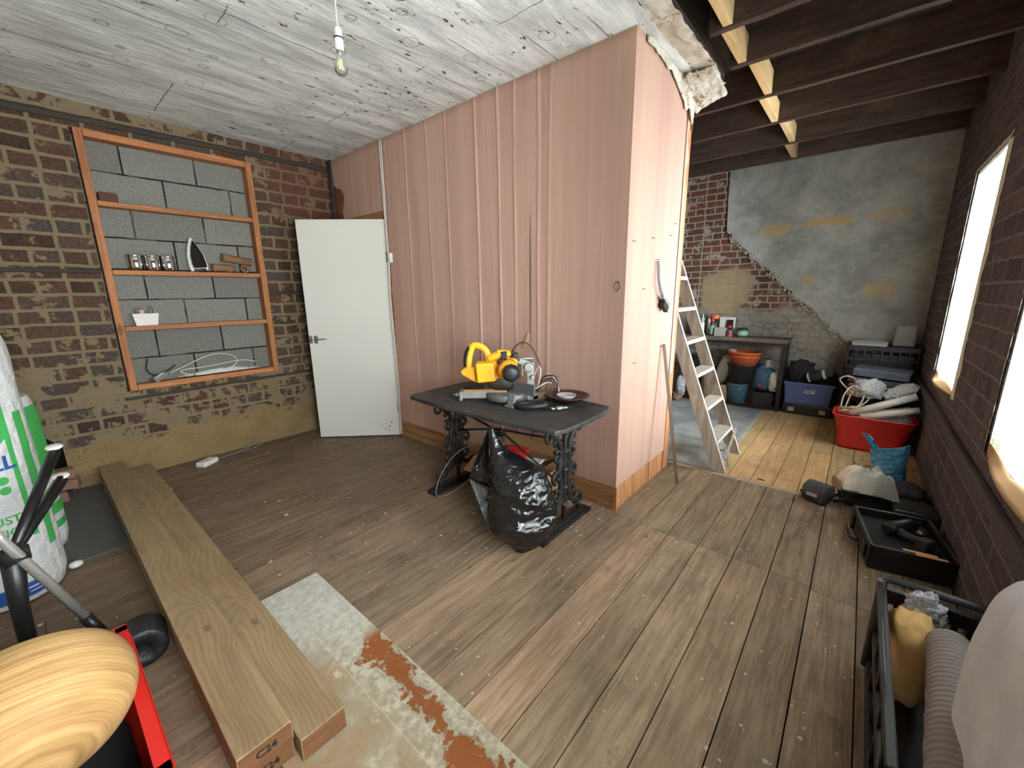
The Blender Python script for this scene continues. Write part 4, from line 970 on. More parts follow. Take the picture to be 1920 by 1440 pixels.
# ---------------- step ladder ----------------
M['ladder'] = m_wood('weathered_ladder_wood', (190, 184, 172), (150, 142, 130), 'z', 1.0, knots=False, dirt=(120, 104, 84))
M['ladder_edge'] = m_plain('pale_ladder_edge', (218, 216, 204), .6, var=.06)  # paler colour for the front edges of rails and treads
ld = thing('wooden_ladder', 'weathered grey wooden step ladder leaning beside the pink end wall', 'ladder', (.40, 1.01, 0))
sl_ = Vector((-.3502, 0, .9367)).normalized(); LL = 2.08
for y in (0.0, .47):
    b = MB(); e = Vector((sl_.z, 0, -sl_.x)) # perpendicular, to the open front (+x, +z)
    p = Vector((0, y, 0)); q = p+sl_*LL; W_ = .092
    b.m = 0; b.add([p-e*0-e*W_+Vector((0, 0, 0)), p, q, q-e*W_]+[v+Vector((0, .024, 0)) for v in (p-e*W_, p, q, q-e*W_)], [(0, 1, 2, 3), (7, 6, 5, 4), (0, 3, 7, 4), (3, 2, 6, 7), (0, 4, 5, 1)])
    b.m = 1; b.add([p, q, q+Vector((0, .024, 0)), p+Vector((0, .024, 0))], [(0, 1, 2, 3)])
    # cut foot flush with the floor
    for i_, v in enumerate(b.v):
        if v.z < .02: b.v[i_] = v + sl_*(-v.z/sl_.z)
    fixn(b.build('side_rail', [M['ladder'], M['ladder_edge']], ld))
for k in range(8):
    z = .235+.245*k
    if z/sl_.z > LL-.05: break
    xc = sl_.x/sl_.z*z
    b = MB(); b.box((xc-.098, .024, z-.022), (xc+.006, .47, z)); b.m = 1; b.box((xc+.006, .024, z-.026), (xc+.009, .47, z+.001)); b.build('tread', [M['ladder'], M['ladder_edge']], ld)
b = MB(); b.bar((-.02, .03, .10), (-.05, .46, .22), .012, .03); b.bar((-.04, .05, .21), (-.0, .10, .02), .008, .02); b.build('brace', M['ladder'], ld)

# ---------------- timbers and painted board on the floor ----------------
def m_timber():
    n = N('treated_timber'); c = n.co(); v = n.warp(c, 1.6, .08)
    g = n.noise(n.map(v, (.9, 13, 13)), 1.8, 4, .6); w_ = n.new('ShaderNodeTexWave', wave_type='RINGS', rings_direction='X'); n.link(n.map(n.warp(c, 1.2, .35), (.35, 6, 6), (0, .3, -.2)), w_.inputs[0]); w_.inputs['Scale'].default_value = 3.2; w_.inputs['Distortion'].default_value = 5; w_.inputs['Detail'].default_value = 2
    f = n.m('ADD', n.m('MULTIPLY', g, .86), n.m('MULTIPLY', w_.outputs['Fac'], .14))
    col = n.mix(n.step(f, .3, .75), lin((124, 103, 74)), lin((152, 129, 95)))
    col = n.mix(n.step(n.noise(c, 2.5, 4, .6), .5, .7, 0, .5), col, lin((122, 94, 66)))
    d = n.vor(n.map(c, (1.5, 3.2, 0)), 2.0); col = n.mix(n.step(d, .045, .09, .7, 0.0), col, lin((98, 70, 50)))
    return n.fin(col, .65, 0, n.bump(f, .0015))
M['timber'] = m_timber()
M['timber_end'] = m_wood('timber_end_grain', (122, 84, 50), (92, 60, 34), 'y', knots=False)
M['ink'] = m_plain('black_marker_ink', (28, 24, 22), .7)
def timber(x0, x1, y0, y1, z0, z1, lab, marks=None):
    t = thing('timber_beam', lab, 'timber', (x1, (y0+y1)/2, z0), group='long timbers lying on the floor'); hy = (y1-y0)/2
    b = MB(); b.box((x0-x1, -hy, 0), (-.001, hy, z1-z0)); b.build('beam', M['timber'], t, bevel=.003)
    b = MB(); b.box((-.001, -hy+.003, .003), (.0, hy-.003, z1-z0-.003)); e = b.build('end_grain', M['timber_end'], t)
    if marks: text_part('grade_mark', marks, .032, M['ink'], t, frame((.0015, marks == 'C24' and .0 or .0, (z1-z0)*.5), (0, 1, 0), (0, .12, 1)), bold=.0006)
    return t
timber(-3.06, -.085, -2.028, -1.892, .02, .085, 'lower timber of the left-hand stack, under the top one', 'C24')
timber(-3.07, -.080, -2.030, -1.890, .0855, .150, 'long pale timber on top of the stack nearest the red crate', 'C24')
timber(-3.0, -.045, -1.886, -1.752, .02, .098, 'long pale timber lying lower, on the table side of the stack')
for x in (-2.9,):
    b = MB(); b.box((x-.03, -2.03, .0062 if x < -1.9 else 0), (x+.03, -1.75, .0195)); tag(b.build('packing_batten', M['new_pine']), 'small pale packing strip under the %s of the long timbers' % ('wall end' if x < -2 else 'middle'), 'batten')
def m_board():
    n = N('flaking_painted_board'); c = n.co(); q = n.sep(c)
    f = n.noise(n.warp(c, 9, .05), 5.5, 7, .68); g = n.noise(c, 38, 4, .65)
    white = n.mix(n.step(g, .35, .65), lin((150, 141, 116)), lin((188, 181, 160)))
    white = n.mix(n.step(n.m('ADD', q[0], n.m('MULTIPLY', f, .5)), -.35, .15), n.mix(n.step(g, .3, .7), lin((158, 156, 142)), lin((186, 184, 172))), white)
    tan = n.mix(n.step(f, .35, .65), lin((122, 94, 64)), lin((154, 130, 98)))
    org = n.mix(g, lin((118, 62, 24)), lin((146, 84, 36)))
    # orange undercoat shows where the white has worn off in the middle of the board, tan along the near side
    w_ = n.sep(n.warp(c, 14, .05)); w2 = n.sep(n.warp(c, 3, .18))
    ns = n.m('SUBTRACT', n.m('ADD', n.m('MULTIPLY', f, .7), n.m('MULTIPLY', g, .3)), .5)
    mo = n.m('ADD', n.m('SUBTRACT', .058, n.m('ABSOLUTE', n.m('SUBTRACT', n.m('ADD', q[1], n.m('MULTIPLY', q[0], .06)), -1.545))), n.m('MULTIPLY', ns, .60))
    mo = n.m('MULTIPLY', n.step(mo, .02, .045), n.step(w2[0], -.38, -.30))
    mt = n.m('MULTIPLY', n.step(n.m('ADD', q[1], n.m('MULTIPLY', ns, .55)), -1.68, -1.60, 1.0, 0.0), n.step(w2[0], -.5, -.3))
    col = n.mix(n.m('MULTIPLY', mt, n.step(ns, -.12, .08)), white, tan); col = n.mix(mo, col, org)
    ln = n.m('LESS_THAN', n.m('ABSOLUTE', n.m('ADD', q[1], 1.655)), .0025); col = n.mix(n.m('MULTIPLY', ln, .35), col, lin((206, 186, 150)))
    return n.fin(col, .7, 0, n.bump(n.m('ADD', n.m('MULTIPLY', f, .5), n.m('MULTIPLY', mo, -.5)), .004))
M['board'] = m_board()
b = MB(); b.box((-.86, -1.93, .001), (.62, -1.475, .0185)); tag(b.build('painted_board', M['board'], bevel=.003), 'old board with flaking white and orange paint lying beside the timbers', 'board')
b = MB(); b.add([(-.02, -.01, 0), (.02, -.012, 0), (.018, .012, 0), (-.015, .01, 0), (-.012, -.006, .02), (.012, -.006, .026), (.01, .006, .018), (-.01, .006, .014)], [(0, 3, 2, 1), (4, 5, 6, 7), (0, 1, 5, 4), (1, 2, 6, 5), (2, 3, 7, 6), (3, 0, 4, 7)])
o = b.build('wood_chip', M['new_pine']); o.location = (-.72, -1.738, .0187); tag(o, 'small pale wood chip on the painted board next to the timber', 'wood chip')
# ---------------- far end: lino, frame table and clutter ----------------
def m_lino():
    n = N('grey_lino'); c = n.co(); f = n.noise(n.warp(c, 2, .2), 3.5, 6, .65)
    col = n.mix(n.step(f, .35, .65), lin((128, 132, 130)), lin((168, 172, 169))); col = n.mix(n.step(n.noise(n.map(c, (2, 7, 1)), 3, 4, .6), .6, .68, 0, .5), col, lin((98, 100, 98)))
    return n.fin(col, .45, 0, n.bump(f, .004))
b = MB(); b.grid(lambda u, v: (-.37+.70*u, 1.005+.635*v, .0045+.003*abs(nz(u*5, v*2, 1))), 20, 14); b.grid(lambda u, v: (-1.0+(1.33+.0*v)*u, 1.64+1.45*v, .0045+.004*abs(nz(u*5, v*5, 1))*(1-abs(2*u-1))), 30, 40); tag(b.build('lino_sheet', m_lino(), solid=.003), 'worn grey lino sheet laid over the far floor behind the pink wall', 'flooring')
b = MB(); b.box((-.02, -.005, 0), (.025, .005, .004)); o = b.build('dark_chip', M['blackm']); o.location = (.62, 1.06, .0); tag(o, 'small dark strip lying on the pale boards near the ladder foot', 'scrap')

FT = thing('frame_table', 'long dark steel-framed table with timber top against the far wall', 'table', (-.26, 3.26, 0))
M['steel'] = m_plain('dark_steel', (42, 41, 41), .5, .4, var=.15)
M['worn_top'] = m_wood('dusty_brown_top', (110, 98, 84), (80, 70, 60), 'x', knots=False)
b = MB(); b.box((-.72, -.15, .765), (.72, .15, .81)); b.build('tabletop', M['worn_top'], FT, bevel=.003)
b = MB(); b.box((-.71, -.145, .735), (.71, -.11, .7645)); b.box((-.71, .11, .735), (.71, .145, .7645)); b.build('apron', M['steel'], FT)
for x, y in ((.69, -.125), (-.69, -.125), (.69, .125), (-.69, .125)):
    b = MB(); b.box((x-.018, y-.018, 0), (x+.018, y+.018, .735)); b.build('leg', M['steel'], FT, bevel=.002)
b = MB(); b.box((-.672, -.14, .002), (.672, -.115, .03)); b.box((.68, -.107, .002), (.70, .107, .03)); b.build('floor_rail', M['steel'], FT)
TT = .8105
def lathe_obj(name, parts, loc, label, cat, group=None, rot=None, n=20):
    """parts: list of (part name, profile, material)"""
    t = thing(name, label, cat, loc, group=group, rot=rot)
    for nm, prof, mt in parts:
        b = MB(); b.lathe(prof, n); b.build(nm, mt, t)
    return t
def cartridge(x, y, h, lab, col='white'):
    r = .024
    return lathe_obj('sealant_tube', [('tube', [(0, 0), (r, 0), (r, h), (r*.9, h+.004), (0, h+.006)], M[col]), ('nozzle', [(.009, h+.006), (.008, h+.02), (.005, h+.055), (0, h+.056)], M[col])], (x, y, TT), lab, 'sealant tube', 'white sealant tubes on the far table')
cartridge(-.545, 3.22, .17, 'white sealant tube furthest left on the far table, behind the ladder rail')
cartridge(-.480, 3.28, .20, 'tall white sealant tube at the back, left of the orange-topped bottle')
cartridge(-.455, 3.19, .15, 'short white sealant tube at the front left of the far table')
cartridge(-.405, 3.29, .19, 'white sealant tube right behind the dark green spray can')
cartridge(-.500, 3.17, .12, 'smallest white sealant tube at the table front beside ladder')
M['dgreen'] = m_plain('dark_green_can', (38, 62, 52), .35); M['lgreen'] = m_plain('pale_green_label', (128, 158, 142), .5)
lathe_obj('spray_can', [('can', [(0, 0), (.026, 0), (.027, .004), (.027, .15), (.018, .165), (0, .165)], M['dgreen']), ('cap', [(.02, .165), (.02, .20), (.016, .206), (0, .206)], M['red']), ('label_band', [(.0274, .02), (.0274, .12)], M['lgreen'])], (-.345, 3.20, TT), 'dark green spray can with red cap and pale label on far table', 'spray can')
lathe_obj('orange_lid_tub', [('tub', [(0, 0), (.045, 0), (.048, .20), (0, .20)], M['black']), ('lid', [(.050, .195), (.052, .23), (.045, .245), (0, .248)], M['terracotta'])], (-.345, 3.30, TT), 'tall black tub with orange lid standing behind the spray can', 'tub')
b = MB(); b.box((-.062, -.03, 0), (.062, .03, .10)); o = b.build('clear_box', m_plain('frosted_plastic', (172, 172, 166), .3)); o.location = (-.245, 3.19, TT); tag(o, 'frosted clear plastic box in the middle of the far table', 'box')
cbx_ = thing('product_card', 'white card pack with red and black panel standing on far table', 'packaging', (-.20, 3.29, TT))
b = MB(); b.box((-.085, -.012, 0), (.085, .012, .22)); b.build('card_back', M['white'], cbx_, bevel=.003)
b = MB(); b.box((.0, -.030, .075), (.07, -.013, .19)); b.build('blister_panel', M['black'], cbx_, bevel=.006)
b = MB(); b.lathe([(0, 0), (.024, .0), (.024, .008), (0, .01)], 16, Matrix.Translation((.03, -.03, .105)) @ Matrix.Rotation(PI/2, 4, 'X')); b.box((.005, -.033, .09), (.06, -.0302, .115)); b.build('red_tool', M['red'], cbx_)
lathe_obj('small_jar', [('jar', [(0, 0), (.035, 0), (.036, .06), (.03, .075), (0, .076)], m_plain('smoky_jar', (88, 92, 88), .25)), ('base_band', [(.0365, .0), (.0365, .022)], M['red'])], (-.145, 3.19, TT), 'small smoky jar with red band at its base on far table', 'jar')
lathe_obj('glass_jar', [('jar', [(0, 0), (.062, 0), (.066, .01), (.066, .075), (.055, .085), (0, .085)], m_plain('green_grey_glass', (78, 86, 80), .15)), ('lid', [(.057, .085), (.057, .10), (0, .102)], M['black']), ('label', [(.0668, .02), (.0668, .068)], M['lgreen'])], (-.025, 3.24, TT), 'squat glass jar with green label at the right of the table things', 'jar', n=28)
# things under and in front of the table
M['bucket'] = m_plain('black_bucket', (46, 46, 45), .5, var=.2)
def tub_prof(r0, r1, h, t=.004): return [(0, 0), (r0, 0), (r1, h-.01), (r1+.010, h-.008), (r1+.010, h), (r1-t, h), (r0-t, .01), (0, .01)]
lathe_obj('black_bucket', [('shell', tub_prof(.125, .155, .22), M['bucket'])], (.025, 3.215, .273), 'black bucket between the blue tub and orange tubs under table', 'bucket', n=32)
lathe_obj('orange_tub', [('shell', tub_prof(.115, .165, .14), M['terracotta'])], (.035, 3.215, .457), 'lower orange flexible tub nested under another on the black bucket', 'tub', 'nested orange tubs', n=36)
lathe_obj('orange_tub', [('shell', tub_prof(.120, .170, .14), M['terracotta'])], (.03, 3.215, .500), 'upper orange flexible tub at the top of the nested pair', 'tub', 'nested orange tubs', n=36)
M['bluetub'] = m_plain('faded_blue_tub', (104, 146, 176), .5, var=.12)
lathe_obj('blue_tub', [('shell', tub_prof(.085, .115, .25), M['bluetub'])], (-.005, 3.237, .008), 'faded blue tub on the floor beneath the black bucket', 'tub', n=28)
def lump(name, loc, rx, ry, rz_, mat, label, cat, seed=0, amp=.12, top=None, group=None, freq=3.0, n=28, parent=None, flat=.0):
    """crumpled soft bag: squashed ball, flat underside, optional gathered neck"""
    b = MB(); vs = []; fs = []; nv = n
    for j in range(nv+1):
        ph = PI*j/nv
        for i in range(n):
            th = 2*PI*i/n; d = Vector((math.sin(ph)*math.cos(th), math.sin(ph)*math.sin(th), -math.cos(ph)))
            q = d*freq+Vector((seed*3.7, seed*1.3, 0)); k = 1+amp*nz(q.x, q.y, q.z)*1.6+amp*.8*(1-2*abs(nz(q.x*2, q.y*2, q.z*2)))*.6
            sx_ = math.copysign(abs(d.x)**.75, d.x); sy_ = math.copysign(abs(d.y)**.75, d.y); sz_ = math.copysign(abs(d.z)**.75, d.z)
            z = rz_*(1+sz_*k)
            x = rx*sx_*k; y = ry*sy_*k
            if top and sz_ > .55: g = 1-(sz_-.55)/.45*top; x *= g; y *= g
            vs.append((x, y, max(0.002, z)))
    for j in range(nv):
        for i in range(n): l = (i+1) % n; fs.append((j*n+i, j*n+l, (j+1)*n+l, (j+1)*n+i))
    b.add(vs, fs, True); o = b.build(name, mat, parent); o.location = loc
    if label: tag(o, label, cat, group)
    return o
M['paper'] = m_plain('brown_paper', (158, 132, 100), .85, var=.18, scale=16, bump=.02)
M['film'] = m_plain('milky_plastic_film', (212, 216, 222), .25, var=.14, scale=14, bump=.03)
M['bluefab'] = m_plain('blue_fabric', (62, 92, 120), .7, var=.25, scale=16, bump=.02)
M['sack_w'] = m_plain('off_white_sack', (224, 219, 208), .75, var=.1, scale=12, bump=.02)
M['dark_fab'] = m_plain('dark_navy_fabric', (36, 36, 44), .85, var=.35, scale=12, bump=.03)
lump('crumpled_paper', (-.005, 3.237, .15), .085, .085, .07, M['paper'], 'crumpled brown paper stuffed in the mouth of blue tub', 'paper', 3, .3)
ws = thing('white_sack', 'off-white plastic sack with twisted neck leaning under the far table', 'sack', (-.235, 3.30, .22), rot=(0, .28, 0))
lump('sack_body', (0, 0, 0), .075, .07, .20, M['sack_w'], None, None, 5, .08, top=.6, parent=ws)
b = MB(); b.lathe([(.035, .355), (.018, .385), (.014, .405), (.034, .43), (.045, .445), (.02, .44), (0, .43)], 18, wob=lambda a, z: .2*math.sin(4*a)); b.build('neck', M['sack_w'], ws)
bb_ = thing('clear_bag', 'clear plastic bag of blue and white cloth under the right of the far table', 'bag', (.275, 3.25, .205))
lump('blue_cloth', (-.03, 0, 0), .105, .09, .15, M['bluefab'], None, None, 7, .12, top=.7, parent=bb_)
lump('white_cloth', (.085, -.03, 0), .05, .065, .11, M['sack_w'], None, None, 8, .12, parent=bb_)
b = MB(); b.lathe([(.04, .27), (.02, .31), (.018, .33), (.05, .36), (.0, .345)], 16, wob=lambda a, z: .25*math.sin(3*a)); b.build('tied_neck', M['film'], bb_)
b = MB(); b.box((-.06, -.10, .05), (-.025, -.095, .09)); b.build('red_label', M['red'], bb_)
b = MB(); b.box((-.10, -.10, 0), (.10, .10, .19)); o = b.build('black_box', M['black'], bevel=.012); o.location = (.275, 3.25, .0); tag(o, 'black box on the floor under the clear bag of cloth', 'box')
def paper_bag(x, y, w, h, lab, rz=0, mat='paper'):
    b = MB(); n_ = 20
    b.grid(lambda u, v: (w*math.cos(2*PI*u)*(1+.10*v)*(1+.15*abs(math.cos(4*PI*u))), w*.7*math.sin(2*PI*u)*(1+.1*v)*(1+.15*abs(math.sin(2*PI*u)))+.008*nz(u*9, v*6, x*9), h*v*(1+.08*nz(u*12, 2, x*7))), 32, 10)
    o = b.build('paper_bag', M[mat], solid=.003); o.location = (x, y, .009); o.rotation_euler = (0, 0, rz); return tag(o, lab, 'bag', 'open paper bags beneath the far table')
paper_bag(-.185, 3.215, .07, .21, 'open brown paper bag just left of the faded blue tub')
paper_bag(-.345, 3.225, .06, .27, 'open brown paper bag seen between the ladder treads')
lump('bag_contents', (-.345, 3.225, .18), .05, .035, .07, M['red'], 'red and brown wrappers poking out of the paper bag behind the ladder', 'wrappers', 11, .4)
lump('patterned_cloth', (-.19, 3.34, .008), .06, .05, .20, m_plain('maroon_cloth', (96, 62, 64), .8, var=.4, scale=40), 'maroon patterned cloth stuffed behind the paper bag', 'cloth', 12, .15)
lathe_obj('black_bin', [('shell', tub_prof(.08, .10, .55), M['bucket'])], (-.50, 3.27, .008), 'tall black bin behind the ladder at the left under the table', 'bin', n=24)
lump('clear_bottle_bag', (-.64, 3.14, .008), .05, .05, .13, M['film'], 'clear plastic bag of bottles at the far left beside the jamb', 'bag', 13, .2)
lump('old_shoe', (-.62, 2.98, .008), .045, .08, .035, m_plain('tan_leather', (140, 112, 88), .7), 'crushed tan and black rag on the lino beside the jamb', 'rag', 14, .2)

M['latch'] = m_plain('silver_latch', (188, 188, 180), .4, .3)
# blue crate standing on a black case
tcs = thing('tool_case', 'flat black case with two silver latches under the blue crate', 'case', (.70, 3.27, 0))
b = MB(); b.box((-.225, -.135, 0), (.225, .135, .115)); b.build('case_body', M['black'], tcs, bevel=.012)
for x in (-.14, .14): b = MB(); b.box((x-.028, -.140, .03), (x+.028, -.1345, .075)); b.build('latch', M['latch'], tcs, bevel=.002)
def crate(name, label, loc, hx, hy, h, mat, flare=.02, rz=0, ribs=True, group=None):
    t = thing(name, label, 'crate', loc, rz=rz, group=group)
    b = MB(); a = flare
    b.add([(-hx+a, -hy+a, 0), (hx-a, -hy+a, 0), (hx-a, hy-a, 0), (-hx+a, hy-a, 0), (-hx, -hy, h), (hx, -hy, h), (hx, hy, h), (-hx, hy, h)], [(0, 3, 2, 1), (0, 1, 5, 4), (1, 2, 6, 5), (2, 3, 7, 6), (3, 0, 4, 7)])
    b.build('shell', mat, t, solid=.004, bevel=.006)
    b = MB(); e = .012
    b.box((-hx-e, -hy-e, h-.022), (hx+e, -hy+.002, h)); b.box((-hx-e, hy-.002, h-.022), (hx+e, hy+e, h)); b.box((-hx-e, -hy, h-.022), (-hx+.002, hy, h)); b.box((hx-.002, -hy, h-.022), (hx+e, hy, h)); b.build('rim', mat, t, bevel=.004)
    if ribs:
        for x in (-hx*.55, hx*.75):
            b = MB(); b.add([(x-.006, -hy+a-.008, .005), (x+.006, -hy+a-.008, .005), (x+.006, -hy-.008, h-.02), (x-.006, -hy-.008, h-.02), (x-.006, -hy+a, .005), (x+.006, -hy+a, .005), (x+.006, -hy+.002, h-.02), (x-.006, -hy+.002, h-.02)], [(0, 1, 2, 3), (4, 7, 6, 5), (0, 3, 7, 4), (1, 5, 6, 2)]); b.build('rib', mat, t)
    return t
M['bluecrate'] = m_plain('slate_blue_plastic', (78, 92, 142), .45, var=.06)
bc_ = crate('blue_crate', 'slate blue plastic crate full of dark bags near the far wall', (.69, 3.27, .116), .215, .14, .24, M['bluecrate'])
b = MB(); b.box((-.03, -.141, .13), (.06, -.137, .165)); b.build('sticker', M['white'], bc_)
b = MB(); b.box((-.022, -.1425, .150), (.045, -.1412, .157)); b.box((-.022, -.1425, .139), (.030, -.1412, .144)); b.build('sticker_print', M['ink'], bc_)
lump('dark_jacket', (.60, 3.30, .30), .12, .10, .13, M['dark_fab'], 'dark navy jacket piled at the left of the blue crate', 'jacket', 20, .2)
lump('black_bag', (.82, 3.31, .30), .10, .09, .08, M['blackm'], 'black cloth bag in the right end of the blue crate', 'bag', 21, .2)
rb = thing('rolled_bag', 'dark green rolled bag with white bands lying on the blue crate', 'roll', (.66, 3.16, .41), rot=(0, -.35, -.1))
b = MB(); b.tube([(0, 0, 0), (.02, 0, 0), (.20, .0, 0), (.25, 0, .01)], [.03, .045, .05, .035], 18); b.build('roll_body', m_plain('dark_green_nylon', (28, 46, 40), .5, bump=.02), rb)
for x0, x1 in ((.015, .03), (.15, .175)): b = MB(); b.tube([(x0, 0, 0), (x1, 0, 0)], .0505, 18); b.build('white_band', M['white'], rb)

# black crates, grey trays, folded blankets in the far right corner
def slat_crate(name, label, loc, hx, hy, h, rz=0, group=None):
    t = thing(name, label, 'crate', loc, rz=rz, group=group)
    b = MB(); b.box((-hx, -hy, 0), (hx, hy, .012))
    for s in (-1, 1):
        for z0, z1 in ((.012, .05), (h*.42, h*.52), (h-.045, h)):
            b.box((-hx, s*hy-.006-s*.006, z0), (hx, s*hy+.006-s*.006, z1)); b.box((s*hx-.006-s*.006, -hy, z0), (s*hx+.006-s*.006, hy, z1))
        k = 9
        for i in range(k): x = -hx+.01+(2*hx-.02)*i/(k-1); b.box((x-.008, s*hy-.005-s*.006, .012), (x+.008, s*hy+.005-s*.006, h-.01))
        for i in range(6): y = -hy+.01+(2*hy-.02)*i/5; b.box((s*hx-.005-s*.006, y-.008, .012), (s*hx+.005-s*.006, y+.008, h-.01))
    b.build('lattice_body', M['black'], t, bevel=.002)
    b = MB(); e = .006
    for s in (-1, 1): b.box((-hx-e, s*hy-.012, h-.006), (hx+e, s*hy+.012, h+.006)); b.box((s*hx-.012, -hy, h-.006), (s*hx+.012, hy, h+.006))
    b.build('rim', M['black'], t, bevel=.004); return t
slat_crate('folding_crate', 'bottom black lattice crate of the stack in the far right corner', (1.225, 3.22, 0), .265, .19, .27, group='black lattice crates stacked in the far corner')
slat_crate('folding_crate', 'middle black lattice crate of the stack in the far right corner', (1.225, 3.22, .280), .265, .19, .27, group='black lattice crates stacked in the far corner')
slat_crate('folding_crate', 'top black lattice crate, carrying the grey trays', (1.225, 3.22, .560), .265, .19, .24, group='black lattice crates stacked in the far corner')
b = MB(); b.box((-.24, -.16, 0), (.24, .16, .15)); o = b.build('crate_contents', M['black'], bevel=.02); o.location = (1.225, 3.22, .575); tag(o, 'black packed goods filling the top lattice crate', 'goods')
gt = thing('grey_tray', 'long grey plastic tray lying on the top black crate', 'tray', (1.12, 3.12, .806))
b = MB(); b.box((-.13, -.09, 0), (.13, .09, .012)); 
for s in (-1, 1): b.box((-.13, s*.09-.005, .012), (.13, s*.09+.005, .045)); b.box((s*.13-.005, -.09, .012), (s*.13+.005, .09, .045))
M['greyp'] = m_plain('mid_grey_plastic', (136, 138, 138), .4); b.build('tray_body', M['greyp'], gt, bevel=.003)
b = MB(); b.box((-.125, -.098, .0), (.125, -.0955, .018)); b.build('front_lip', M['satin'], gt)
pf = thing('picture_frame', 'grey picture frame standing on the black crates by the window', 'frame', (1.365, 3.14, .806), rot=(-.3, 0, -.12))
b = MB(); b.box((-.075, 0, 0), (.075, .012, .20)); b.build('frame_back', M['greyp'], pf, bevel=.004)
b = MB(); b.box((-.06, -.003, .09), (.06, .0, .185)); b.build('panel', m_plain('light_grey_card', (158, 158, 152), .5), pf)
b = MB(); b.box((-.062, -.005, .02), (.062, .0, .075)); b.build('lower_panel', M['greyp'], pf, bevel=.002)
for i, (x, z) in enumerate([(1.355, .70), (1.385, .705), (1.345, .665), (1.375, .672), (1.40, .66), (1.43, .668)]): pass
slat_crate('blanket_crate', 'black lattice crate under the folded grey blankets, behind the red tub', (1.22, 2.80, 0), .24, .17, .38)
M['blanket'] = m_plain('grey_blue_blanket', (98, 104, 122), .9, var=.2, scale=24, bump=.006)
M['blanket2'] = m_plain('mauve_grey_blanket', (90, 84, 96), .9, var=.2, scale=24, bump=.006)
def blanket(z, hx, hy, layers, mat, lab, x=1.22, y=2.80, rz=0, th=.014):
    b = MB()
    for k in range(layers):
        z0 = k*th
        pts = [(-hx, z0+th*.1), (-hx-th*.4, z0+th*.5), (-hx, z0+th*.92), (hx, z0+th*.92), (hx+th*.3, z0+th*.5), (hx, z0+th*.1)]
        b.prism([(p[0]+.004*nz(k, p[0]*9, z), p[1]) for p in pts], 2*hy, Matrix.Translation((0, -hy+.006*nz(k*3, z*9, 1), 0)))
    o = b.build('folded_blanket', mat, bevel=.004); o.location = (x, y, z); o.rotation_euler = (0, .04, rz); fixn(o); return tag(o, lab, 'blanket', 'folded blankets in the far corner')
blanket(.398, .20, .15, 3, M['blanket2'], 'mauve-grey folded blanket at the bottom of the blanket pile', rz=.05)
blanket(.455, .19, .14, 2, m_plain('orange_cream_cloth', (196, 138, 110), .9), 'orange and cream cloth folded between the grey blankets', rz=-.05)
blanket(.498, .21, .15, 3, M['blanket2'], 'darker mauve blanket folded just under the top one', rz=-.03)
blanket(.556, .19, .14, 5, M['blanket'], 'blue-grey blanket folded thick on top of the pile', x=1.24, rz=-.12)
# red tub with pipes and film
M['redtub'] = m_plain('red_tub_plastic', (182, 38, 36), .4, var=.08)
rt_ = thing('red_tub', 'large red plastic tub full of white pipes beside the window wall', 'tub', (1.215, 2.34, 0))
b = MB(); ns_ = 40
def superr(u, hx, hy): c_, s_ = math.cos(2*PI*u), math.sin(2*PI*u); return (hx*math.copysign(abs(c_)**.35, c_), hy*math.copysign(abs(s_)**.35, s_))
b.grid(lambda u, v: (*superr(u, .215+.05*v**2, .135+.035*v**2), .29*v), 72, 12); 
b.add([(*superr(i/40, .213, .133), .003) for i in range(40)], [tuple(range(40))]); b.build('shell', M['redtub'], rt_, solid=.006)
b = MB(); b.tube([(*superr(i/72, .268, .172), .29) for i in range(72)], .009, 8, closed=True); b.build('rim', M['redtub'], rt_)
M['pvc'] = m_plain('white_pvc', (228, 224, 214), .4, var=.04)
def hollow(p, q, r, lab):
    p = Vector(p); q = Vector(q); d = (q-p); Mx = d.to_track_quat('Z', 'Y').to_matrix().to_4x4(); Mx.translation = p; L = d.length
    b = MB(); b.lathe([(r*.88, 0), (r, 0), (r, L), (r*.88, L), (r*.88, 0)], 24); o = b.build('white_pipe', M['pvc']); o.matrix_world = Mx; return tag(o, lab, 'pipe', 'white pipes sticking out of the red tub')
hollow((1.06, 2.30, .29), (1.455, 2.36, .485), .030, 'upper white plastic pipe sticking out of the red tub, open end raised')
hollow((1.13, 2.22, .285), (1.475, 2.26, .395), .028, 'lower front white plastic pipe lying across the red tub')
hollow((1.10, 2.40, .26), (1.44, 2.44, .36), .020, 'thin white plastic pipe behind the other two in red tub')
lump('dust_sheet', (1.26, 2.37, .20), .17, .10, .06, M['film'], 'crumpled clear sheeting filling the red tub under the pipes', 'sheeting', 30, .25)
lump('tan_gloves', (1.08, 2.36, .26), .09, .05, .035, m_plain('dirty_tan_cloth', (168, 146, 128), .9, var=.25), 'dirty tan cloth at the left end of the red tub', 'cloth', 31, .3)
lump('film_bundle', (1.16, 2.52, .40), .09, .07, .075, M['film'], 'crumpled white plastic film bundle left of the clear film roll', 'plastic film', 32, .3)
b = MB(); b.tube(smooth_path([(1.27, 2.50, .42), (1.33, 2.52, .46), (1.42, 2.53, .50), (1.46, 2.53, .49)], 5), [.03]*2+[.04]*2+[.055]*3+[.065]*5+[.06]*3+[.04], 18); tag(b.build('film_roll', M['film']), 'shiny roll of clear plastic film resting beside the window wall', 'plastic film')
b = MB()
b.tube(smooth_path([(.99, 2.40, .26), (1.0, 2.45, .42), (1.06, 2.50, .50), (1.13, 2.48, .47), (1.12, 2.42, .36), (1.05, 2.36, .30)]), .006, 8)
b.tube(smooth_path([(1.02, 2.42, .30), (1.06, 2.50, .47), (1.12, 2.52, .49), (1.17, 2.48, .40), (1.10, 2.40, .32)]), .006, 8)
